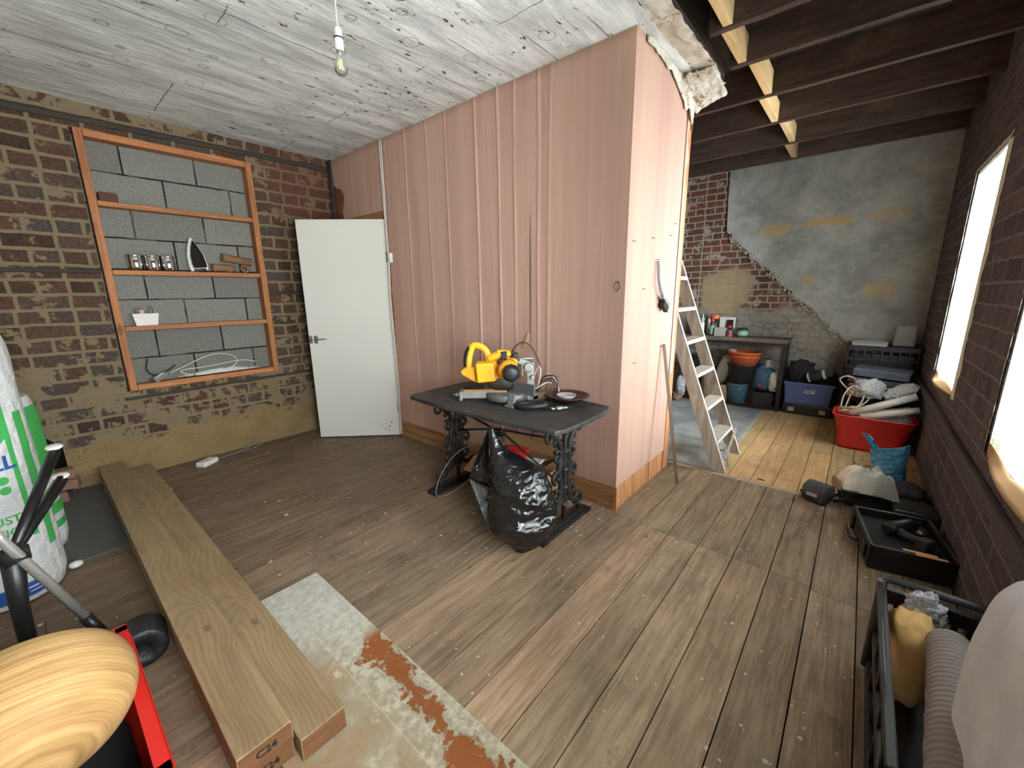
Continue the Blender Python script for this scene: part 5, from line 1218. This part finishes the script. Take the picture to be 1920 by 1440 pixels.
b.tube(smooth_path([(1.06, 2.45, .44), (1.0, 2.55, .47), (.95, 2.60, .53), (1.02, 2.62, .56), (1.12, 2.56, .50)]), .006, 8)
tag(b.build('white_hose', M['cable_w']), 'loops of white hose springing out of the left of the red tub', 'hose')
b = MB(); b.box((-.03, -.02, 0), (.03, .02, .07)); o = b.build('yellow_box', M['yellow']); o.location = (1.045, 2.60, .39); tag(o, 'small yellow box beside the blankets behind the red tub', 'box')
# blue carrier bag
bl_ = thing('blue_bag', 'bright blue plastic carrier bag standing between red tub and white bag', 'bag', (1.31, 1.50, 0), rz=.1)
M['bluebag'] = m_plain('bright_blue_polythene', (78, 158, 206), .35, var=.16, scale=9, bump=.03)
b = MB()
def bbag(u, v):
    a = 2*PI*u; w_ = .088*(1-.10*v); x = w_*math.copysign(abs(math.cos(a))**.7, math.cos(a)); y = .075*math.sin(a)*(1-.35*v)
    z = .27*v*(1+.18*math.cos(a+.5)*(v > .6)) + (.10*max(0, -math.cos(a)-.55)*4*(v > .9)*.5)
    return (x*(1+.12*nz(u*5, v*3, 1))-.04*v*v*(math.cos(a) < -.3), y*(1+.3*nz(u*6, v*4, 5)), z)
b.grid(bbag, 48, 20); b.build('bag_body', M['bluebag'], bl_, solid=.002)
b = MB(); b.grid(lambda u, v: (-.09-.075*v+.045*(u-.5)*(1-.2*v), -.03+.03*nz(u*3, v*3, 0), .25+.16*v-.05*v*v), 10, 14); b.build('handle_flap', M['bluebag'], bl_, solid=.002)
lump('bag_goods', (1.31, 1.50, .003), .085, .06, .09, M['bluefab'], 'dark blue goods inside the bright blue carrier bag', 'goods', 33, .1)
# heap of dark bags and cases by the window wall
lump('black_holdall', (1.18, 1.06, 0), .11, .12, .065, M['dark_fab'], 'black cloth holdall under the white cotton bag', 'bag', 40, .18)
lump('black_rucksack', (1.40, 1.24, 0), .09, .13, .055, M['dark_fab'], 'black soft bag by the wall behind the open tool case', 'bag', 41, .18)
sc_ = thing('saw_case', 'small flat black case by the wall behind the open tool case', 'case', (1.40, .97, 0), rz=.1)
b = MB(); b.box((-.10, -.10, 0), (.10, .10, .10)); b.build('case_body', M['black'], sc_, bevel=.012)
b = MB(); b.box((-.08, -.08, .1002), (.08, .08, .104)); b.build('lid_panel', M['blackm'], sc_, bevel=.001)
pc = thing('grey_pouch', 'dark grey zipped pouch with small label beside the white cotton bag', 'pouch', (.960, .945, .0), rz=-.35)
b = MB(); b.tube([(-.075, 0, .05), (-.060, 0, .057), (.060, 0, .057), (.075, 0, .05)], [.03, .068, .068, .03], 14, squash=1.25); o = b.build('pouch_body', m_plain('charcoal_cloth', (66, 66, 68), .8, bump=.01), pc, bevel=.004)
b = MB(); b.box((-.03, -.088, .055), (.03, -.083, .075)); b.build('label_patch', m_plain('grey_patch', (170, 170, 168), .6), pc)
b = MB(); b.tube(smooth_path([(.09, .0, .04), (.14, .06, .06), (.17, .12, .09), (.12, .15, .07), (.05, .10, .03)]), .010, 8); b.tube([(-.08, 0, .03), (-.105, .02, .02)], .010, 8); b.build('strap', M['blackm'], pc)
M['cotton'] = m_plain('cream_cotton', (236, 232, 218), .9, var=.06, scale=10, bump=.015)
wb_ = thing('cotton_bag', 'cream cotton drawstring bag with dark printed lettering on the black heap', 'bag', (1.195, .93, .135), rz=-1.15); wb_.scale = (.74, .74, 1.25)
def cot(u, v):
    x = (u-.5); y = (v-.5); r = max(abs(x), abs(y))*2
    w_ = .20*(1-.42*v*v); h_ = .105*(1-(2*x)**4)*(1-(2*y)**4)
    return (x*w_*(1+.1*nz(v*5, u*2, 1))+.03*math.sin(v*5), y*.44, h_*(1+.45*nz(u*4, v*4, 2))+.012*nz(u*9, v*9, 2)-.07*v*v+.035)
b = MB(); b.grid(lambda u, v: cot(u, 1-v), 40, 40); b.grid(lambda u, v: (cot(u, v)[0], cot(u, v)[1], -.07*v*v+.03), 4, 12); b.build('bag_cloth', M['cotton'], wb_)
b = MB(); b.grid(lambda u, v: (-.085+.17*u, -.225-.022*math.sin(PI*u), .02+.055*v*math.sin(PI*(.1+.8*u))), 16, 6); b.build('bag_mouth', m_plain('tan_bag_inside', (150, 122, 98), .9), wb_, solid=.003)
def on_bag(name, body, size, cx, cy, ang, mat):
    me_o = text_part(name, body, size, mat, wb_, Matrix.Translation((cx, cy, 0)) @ Matrix.Rotation(ang, 4, 'Z'), ext=.0002)
    for v in me_o.data.vertices:
        u_ = max(.02, min(.98, v.co.x/.19+.5)); v_2 = max(.02, min(.98, 1-(v.co.y/.44+.5)))
        # project to the cloth height at that place
        best = min(((cot(a/30, c/30)) for a in range(31) for c in range(31)), key=lambda q: (q[0]-v.co.x)**2+(q[1]-v.co.y)**2) if False else None
        v.co.z += cot(u_, 1-v_2)[2]+.012
    return me_o
on_bag('bag_lettering', 'LONDGE', .042, .0, -.03, PI, M['ink'])
b = MB()
for (x, y, sx_, sy_) in [(0, 0, .018, .007), (.016, .006, .007, .010), (-.014, -.008, .005, .010), (.012, -.010, .004, .008), (.024, .012, .006, .004)]:
    b.lathe([(1, 0), (.0, .001)], 10, Matrix.Translation((-.045+x, -.10+y, cot(.3, .28)[2]+.012)) @ Matrix.Diagonal((sx_, sy_, 1, 1)))
b.build('bag_motif', M['ink'], wb_)
# open power tool case
oc = thing('open_tool_case', 'large open black tool case holding a tool, on floor by window wall', 'case', (1.330, .535, 0), rz=.16)
b = MB(); hx, hy, h = .165, .225, .125
b.box((-hx, -hy, 0), (hx, hy, .012))
for s in (-1, 1): b.box((s*hx-.009-s*.009, -hy, .012), (s*hx+.009-s*.009, hy, h)); b.box((-hx, s*hy-.009-s*.009, .012), (hx, s*hy+.009-s*.009, h))
b.build('case_tray', M['black'], oc, bevel=.01)
b = MB(); b.box((-hx+.019, -hy+.019, .02), (hx-.019, hy-.019, .085)); b.build('foam_insert', M['blackm'], oc, bevel=.008)
b = MB(); b.tube([(-hx-.012, -.07, .06), (-hx-.04, -.06, .06), (-hx-.04, .06, .06), (-hx-.012, .07, .06)], .011, 10)
b.build('carry_handle', M['black'], oc)
for y in (-.15, .15): b = MB(); b.box((-hx-.012, y-.03, .03), (-hx, y+.03, .10)); b.build('latch', M['black'], oc, bevel=.004)
M['orange_lbl'] = m_plain('orange_tag', (240, 186, 120), .5)
b = MB(); b.box((-.04, -.205, .126), (.08, -.190, .128)); b.build('orange_strip', M['orange_lbl'], oc); b = MB(); b.box((.0, -.228, .1265), (.11, -.210, .1285)); st2 = b.build('orange_strip', M['orange_lbl'], oc)
dr = thing('power_drill', 'black power tool lying in the open tool case', 'power tool', (1.330, .585, .088), rz=.9)
b = MB(); b.tube([(-.10, 0, .04), (-.09, 0, .04), (.06, 0, .04), (.08, 0, .04)], [.02, .034, .034, .02], 16); b.cyl((.08, 0, .04), (.12, 0, .04), .014, 14); b.build('tool_body', M['black'], dr)
b = MB(); b.tube([(-.05, 0, .04), (-.055, -.06, .035), (-.05, -.12, .035)], [.02, .018, .02], 12); b.box((-.08, -.165, .0), (-.02, -.115, .06)); b.build('tool_grip', m_plain('dark_grey_rubber', (50, 50, 50), .6), dr, bevel=.004)
sd = thing('steel_disc', 'small shiny metal disc on the open tool case', 'disc', (1.41, .66, .0905))
b = MB(); b.lathe([(0, 0), (.03, 0), (.03, .003), (.012, .003), (.012, .006), (0, .006)], 24); b.build('disc_body', M['satin'], sd)
# ---------------- near left: insulation, tripod, red crate, bamboo bowl ----------------
M['bagwhite'] = m_plain('white_woven_plastic', (204, 206, 204), .5, var=.08, scale=10, bump=.012)
M['pgreen'] = m_plain('green_print', (62, 160, 78), .5, var=.06); M['pblue'] = m_plain('blue_print', (40, 84, 150), .5, var=.08)
def ins_bag(loc, label, rz, h=1.22, r=.20, printed=True):
    t = thing('insulation_bag', label, 'insulation bag', loc, rz=rz, group='bags of insulation roll by the hearth')
    def rad(a, z): return r*(1+.02*math.sin(3*a)+.025*nz(math.cos(a)*2, math.sin(a)*2, z*3)+.015*nz(math.cos(a)*6, math.sin(a)*6, z*9))*(1-.10*max(0, (z-h+.12)/.12)**2-.08*max(0, (.08-z)/.08)**2)
    b = MB(); NA, NZ = 64, 60
    def band(z0, z1, a0=0, a1=2*PI, off=0.0, m=0, na=NA, nz_=NZ):
        b.m = m; b.grid(lambda u, v: ((rad(a0+(a1-a0)*u, z0+(z1-z0)*v)+off)*math.cos(a0+(a1-a0)*u), (rad(a0+(a1-a0)*u, z0+(z1-z0)*v)+off)*math.sin(a0+(a1-a0)*u), z0+(z1-z0)*v), na, nz_)
    band(.004, h); b.add([(rad(2*PI*i/40, h)*math.cos(2*PI*i/40), rad(2*PI*i/40, h)*math.sin(2*PI*i/40), h-.002) for i in range(40)], [tuple(range(40))]); b.build('wrapper', M['bagwhite'], t)
    b = MB(); band(.03, .10, -.7, .75, .002, 0, 20, 4); b.build('blue_base_band', M['pblue'], t)
    b = MB(); band(h-.20, h-.03, -.9, .62, .002, 0, 20, 6); b.build('blue_top_panel', M['pblue'], t)
    b = MB(); band(.30, h-.3, .74, .84, .0025, 0, 4, 30); b.build('green_side_stripe', M['pgreen'], t)
    b = MB(); band(.22, h-.36, 1.02, 1.25, .0025, 0, 6, 30); b.build('green_side_panel', M['pgreen'], t)
    def wrap(name, body, size, a, z, mat, bold=.0):
        o = text_part(name, body, size, mat, t, Matrix.Identity(4), ext=.0006, bold=bold)
        for v in o.data.vertices:
            x, y, e = v.co; an = a+x/r; q = rad(an, z+y)+.004+e; v.co = (q*math.cos(an), q*math.sin(an), z+y)
        return o
    if not printed:
        for z0, z1 in ((.12, .16), (.20, .26), (.30, .34), (.40, .80)):
            b = MB(); band(z0, z1, .2, 2.4, .003, 0, 24, 6); b.build('green_band', M['pgreen'], t)
    if printed:
        wrap('round_letter', 'O', .24, .36, .80, M['pgreen'], .004)
        wrap('roll_lettering', 'ROLL', .085, .28, .655, M['pblue'], .002)
        b = MB()
        for dx, dz in ((.022, .022), (-.022, .022), (.022, -.022), (-.022, -.022)):
            an = .42+dx/r; q = rad(an, .56+dz)+.003
            b.add([((q)*math.cos(an+.018*math.cos(k*PI/6)/r), q*math.sin(an+.018*math.cos(k*PI/6)/r), .56+dz+.018*math.sin(k*PI/6)) for k in range(12)], [tuple(range(12))])
        b.build('leaf_mark', M['pgreen'], t)
        wrap('print_line', 'NON-COMBUSTIBLE', .048, -.02, .405, M['pgreen'], .0005); wrap('print_line', 'INSULATION', .048, .10, .350, M['pgreen'], .0005)
        wrap('small_print', 'O', .05, .52, .22, M['pblue'])
        b = MB(); band(.072, .078, .42, .68, .0045, 0, 8, 1); band(.053, .058, .45, .66, .0045, 0, 8, 1); b.build('band_print', M['white'], t)
        wrap('top_print', '2', .06, .55, 1.08, M['white'])
    return t
ins_bag((-1.86, -2.455, .008), 'white insulation roll bag printed with green O and blue lettering at left edge', -.08)
ins_bag((-2.27, -2.400, .008), 'second insulation bag with green side print standing behind the first', -.55, h=.85, r=.17, printed=False)
# bottle-like clear wrapper hanging at the photo edge
b = MB(); b.tube(smooth_path([(-1.92, -2.33, 1.26), (-1.91, -2.31, 1.32), (-1.93, -2.30, 1.42), (-1.96, -2.31, 1.50)]), [.02]*6+[.022]*6+[.015]*6+[.004], 10); tag(b.build('plastic_wrap', M['film']), 'wisp of clear plastic wrap rising above the printed insulation bag', 'plastic wrap')

# folded black stand
tp = thing('folding_stand', 'folded black tubular stand with white end caps in the lower left corner', 'stand', (-1.075, -2.353, 0))
J = Vector((0, 0, .50)); M['tube_black'] = m_plain('satin_black_tube', (26, 26, 28), .35, .3, var=.1)
for e, r in (((-.40, .153, .728), .019), ((-.37, .150, .607), .021)):
    b = MB(); e = Vector(e); b.cyl(J, e, r*.8, 18, r); lg2 = b.build('leg', M['tube_black'], tp)
    b = MB(); d = (e-J).normalized(); b.lathe([(0, -.004), (.024, -.004), (.027, 0), (.024, .004), (0, .005)], 20, Matrix.Translation(e+Vector((-.004, 0, .015))) @ Matrix.Rotation(.25, 4, 'Y')); cp2 = b.build('end_cap', M['white'], lg2); cp2['label'] = 'white round end cap'
b = MB(); b.tube([(.025, -.030, .63), (.025, -.012, .577), (.025, .125, .17)], .015, 16); b.build('silver_pole', m_plain('bright_silver_tube', (214, 214, 208), .28, .7), tp)
p0_, p1_ = Vector((.025, .120, .185)), Vector((.025, .152, .078))
b = MB(); b.cyl(p0_, p1_, .019, 16); b.build('lower_sleeve', M['tube_black'], tp)
b = MB(); b.cyl(J+Vector((-.012, -.002, .02)), J+Vector((.02, .01, -.03)), .032, 18); b.cyl((.0, -.04, .50), (0, .04, .50), .02, 12); b.build('joint', M['black'], tp)
b = MB(); b.tube([J, J+Vector((-.03, -.02, -.2)), (-.04, -.03, .02)], [.03, .024, .022], 16); b.build('post', M['black'], tp)
b = MB(); b.tube([(-.02+.12*math.cos(a), .0+.10*math.sin(a), .030+.006*math.sin(3*a)) for a in [i*2*PI/32 for i in range(32)]], .028, 12, closed=True); b.build('ring_base', M['black'], tp)
# black roll between crate and timbers
rl = thing('tape_roll', 'fat black roll lying on the floor between red crate and timbers', 'roll', (-.865, -2.085, .0755), rot=(0, 0, -.1))
b = MB(); Mx = Matrix.Rotation(PI/2, 4, 'Y'); b.lathe([(.028, -.06), (.070, -.06), (.075, -.055), (.075, .055), (.070, .06), (.028, .06), (.028, -.06)], 36, Mx); b.build('roll_body', m_plain('black_rubber', (24, 24, 26), .5, var=.3, scale=20, bump=.004), rl)
rl.location = (-.90, -2.110, .0755)
# red crate
rc = thing('red_crate', 'bright red plastic crate under the bamboo bowl in the lower left corner', 'crate', (-.30, -2.345, 0))
hx, hy, h = .31, .20, .345
b = MB()
def rwall(a, c2, z0, z1): b.box((min(a[0], c2[0]), min(a[1], c2[1]), z0), (max(a[0], c2[0]), max(a[1], c2[1]), z1))
b.box((-hx, -hy, .003), (hx, hy, .012))
for s in (-1, 1): b.box((-hx, s*(hy-.012)-.002, .012), (hx, s*(hy-.012)+.002, h)); b.box((s*(hx-.012)-.002, -hy, .012), (s*(hx-.012)+.002, hy, h))
b.build('crate_shell', M['red'], rc)
b = MB()
for s in (-1, 1):
    b.box((-hx-.004, s*hy-.014-s*.010, h-.045), (hx+.004, s*hy+.014-s*.010, h-.038)); b.box((-hx-.004, s*hy-.004, h-.045), (hx+.004, s*hy+.0, h+.004)); b.box((s*hx-.004, -hy, h-.045), (s*hx+.0, hy, h+.004)); b.box((s*hx-.014-s*.010, -hy, h-.045), (s*hx+.014-s*.010, hy, h-.038))
b.box((-hx, hy-.030, h-.004), (hx, hy, h+.004)); b.box((-hx, -hy, h-.004), (-hx+.03, hy, h+.004)); b.box((hx-.03, -hy, h-.004), (hx, hy, h+.004)); b.box((-hx, -hy, h-.004), (hx, -hy+.03, h+.004))
b.build('crate_rim', M['red'], rc, bevel=.003)
# turned bamboo bowl resting upside down on the crate
def m_bamboo():
    n = N('spun_bamboo'); c = n.co(); q = n.sep(c)
    z = n.m('ADD', q[2], n.m('MULTIPLY', n.m('SUBTRACT', n.noise(c, 6, 3), .5), .012))
    w_ = n.noise(n.comb(0.0, 0.0, z), 150, 2, .6); w2 = n.noise(n.comb(n.m('MULTIPLY', q[0], .05), n.m('MULTIPLY', q[1], .05), z), 70, 3, .6)
    f = n.m('ADD', n.m('MULTIPLY', w_, .45), n.m('MULTIPLY', w2, .55))
    col = n.mix(n.step(f, .32, .68), lin((132, 97, 54)), lin((188, 152, 100)))
    col = n.mix(n.step(n.noise(c, 4, 3), .35, .7, 0, .35), col, lin((200, 168, 118)))
    return n.fin(col, .6, 0, n.bump(f, .004), .2)
bb2 = thing('bamboo_bowl', 'large round spun-bamboo bowl standing on its side in the red crate', 'bowl', (-.345, -2.330, .420), rot=(.0, PI/2+.38, -.05))
lump('crate_goods', (-.34, -2.345, .014), .22, .15, .103, M['blackm'], 'dark soft goods filling the red crate under the bamboo bowl', 'goods', 60, .05)
prof = [(.160, -.05), (.172, -.02), (.178, .01), (.176, .045), (.164, .085), (.142, .118), (.110, .146), (.072, .166), (.034, .177), (.0, .180)]
sp_ = smooth_path([(r_, 0, z) for r_, z in prof], 5); b = MB(); b.lathe([(max(0, p.x), p.z) for p in sp_], 72); b.build('bowl_shell', m_bamboo(), bb2, solid=.006)

# ---------------- near right: black folding crate with foam, duct and white sheet ----------------
kc = thing('folding_crate_near', None, None)
bpy.data.objects.remove(kc)
kc = slat_crate('folding_crate', 'black folding crate with a round top rail in the lower right corner', (1.345, -.80, 0), .145, .36, .34)
b = MB(); b.tube([(-.145, .36, .335), (-.145, .365, .36), (-.13, .368, .375), (.13, .368, .375), (.145, .365, .36)], .013, 12); b.cyl((-.148, .355, .02), (-.148, .355, .37), .012, 10); b.cyl((-.150, -.30, .335), (-.150, .355, .345), .009, 10); b.build('top_rail', m_plain('grey_black_plastic', (58, 60, 64), .35), kc)
b = MB(); b.box((-.125, -.33, .014), (.125, .33, .05)); b.build('inner_floor', M['black'], kc)
n = N('yellow_foam'); c_ = n.co(); M['foam'] = n.fin(n.mix(n.step(n.noise(c_, 5, 3), .35, .65), lin((232, 190, 120)), lin((246, 222, 172))), .7, 0, n.bump(n.noise(c_, 8, 3), .01))
lump('foam_block', (1.275, -.56, .06), .062, .10, .145, M['foam'], 'pale yellow foam block standing in the black folding crate', 'foam', 50, .06)
lump('clear_wrapper', (1.30, -.49, .28), .04, .03, .05, M['film'], 'crinkled clear wrapper behind the yellow foam in the crate', 'wrapper', 51, .4)
def m_duct():
    n = N('grey_ribbed_sleeve'); c = n.co(); q = n.sep(c)
    w_ = n.m('SINE', n.m('MULTIPLY', n.m('ADD', q[1], n.m('MULTIPLY', n.noise(c, 5, 2), .012)), 330.0)); f = n.m('ADD', n.m('MULTIPLY', w_, .5), .5)
    return n.fin(n.mix(f, lin((134, 128, 124)), lin((156, 150, 146))), .6, 0, n.bump(f, .003))
M['duct'] = m_duct()
b = MB(); pts = smooth_path([(1.345, -.60, .32), (1.340, -.69, .345), (1.320, -.90, .36), (1.295, -1.15, .375), (1.275, -1.42, .39)], 8)
b.tube(pts, [.022, .036, .044, .048]+[.052+.001*math.sin(i*2.2) for i in range(len(pts)-4)], 24); tag(b.build('ribbed_sleeve', M['duct']), 'grey ribbed flexible sleeve lying along the black folding crate', 'sleeve')
n = N('white_foam_sheet'); c_ = n.co(); f_ = n.noise(n.warp(c_, 5, .15), 6, 4, .55); M['wsheet'] = n.fin(n.mix(n.step(f_, .3, .7), lin((222, 228, 238)), lin((240, 244, 250))), .5, 0, n.bump(f_, .02))
b = MB()
def wsh(u, v):
    a = 2*PI*u; y = -.98-.62*v; cx_, cz_ = 1.402-.03*v, .47+.05*v; rx_, rz2 = .085*(1+.08*nz(v*4, u*3, 3)), (.335+.04*v+.03*nz(v*5, u*2, 7))
    e = min(1, v/.03+.25); e = 1
    x = cx_+rx_*math.copysign(abs(math.cos(a))**.55, math.cos(a))*e*(1+.10*nz(math.cos(a)*2, math.sin(a)*2, v*7)); z = cz_-.03+rz2*math.copysign(abs(math.sin(a))**.62, math.sin(a))*e*(1+.08*nz(math.cos(a)*2, math.sin(a)*2, v*5+4))
    z = z-max(0, x-1.36)*.7
    return (x-.02, y+.015*nz(a, 3, 1), z)
b.grid(wsh, 56, 60); b.add([wsh(i/40, 0) for i in range(40)], [tuple(range(40))]); fixn(b.build('white_roll', M['wsheet'])); tag(bpy.data.objects['white_roll'], 'bulky folded white foam sheet standing beside the grey ribbed sleeve at lower right', 'foam sheet')
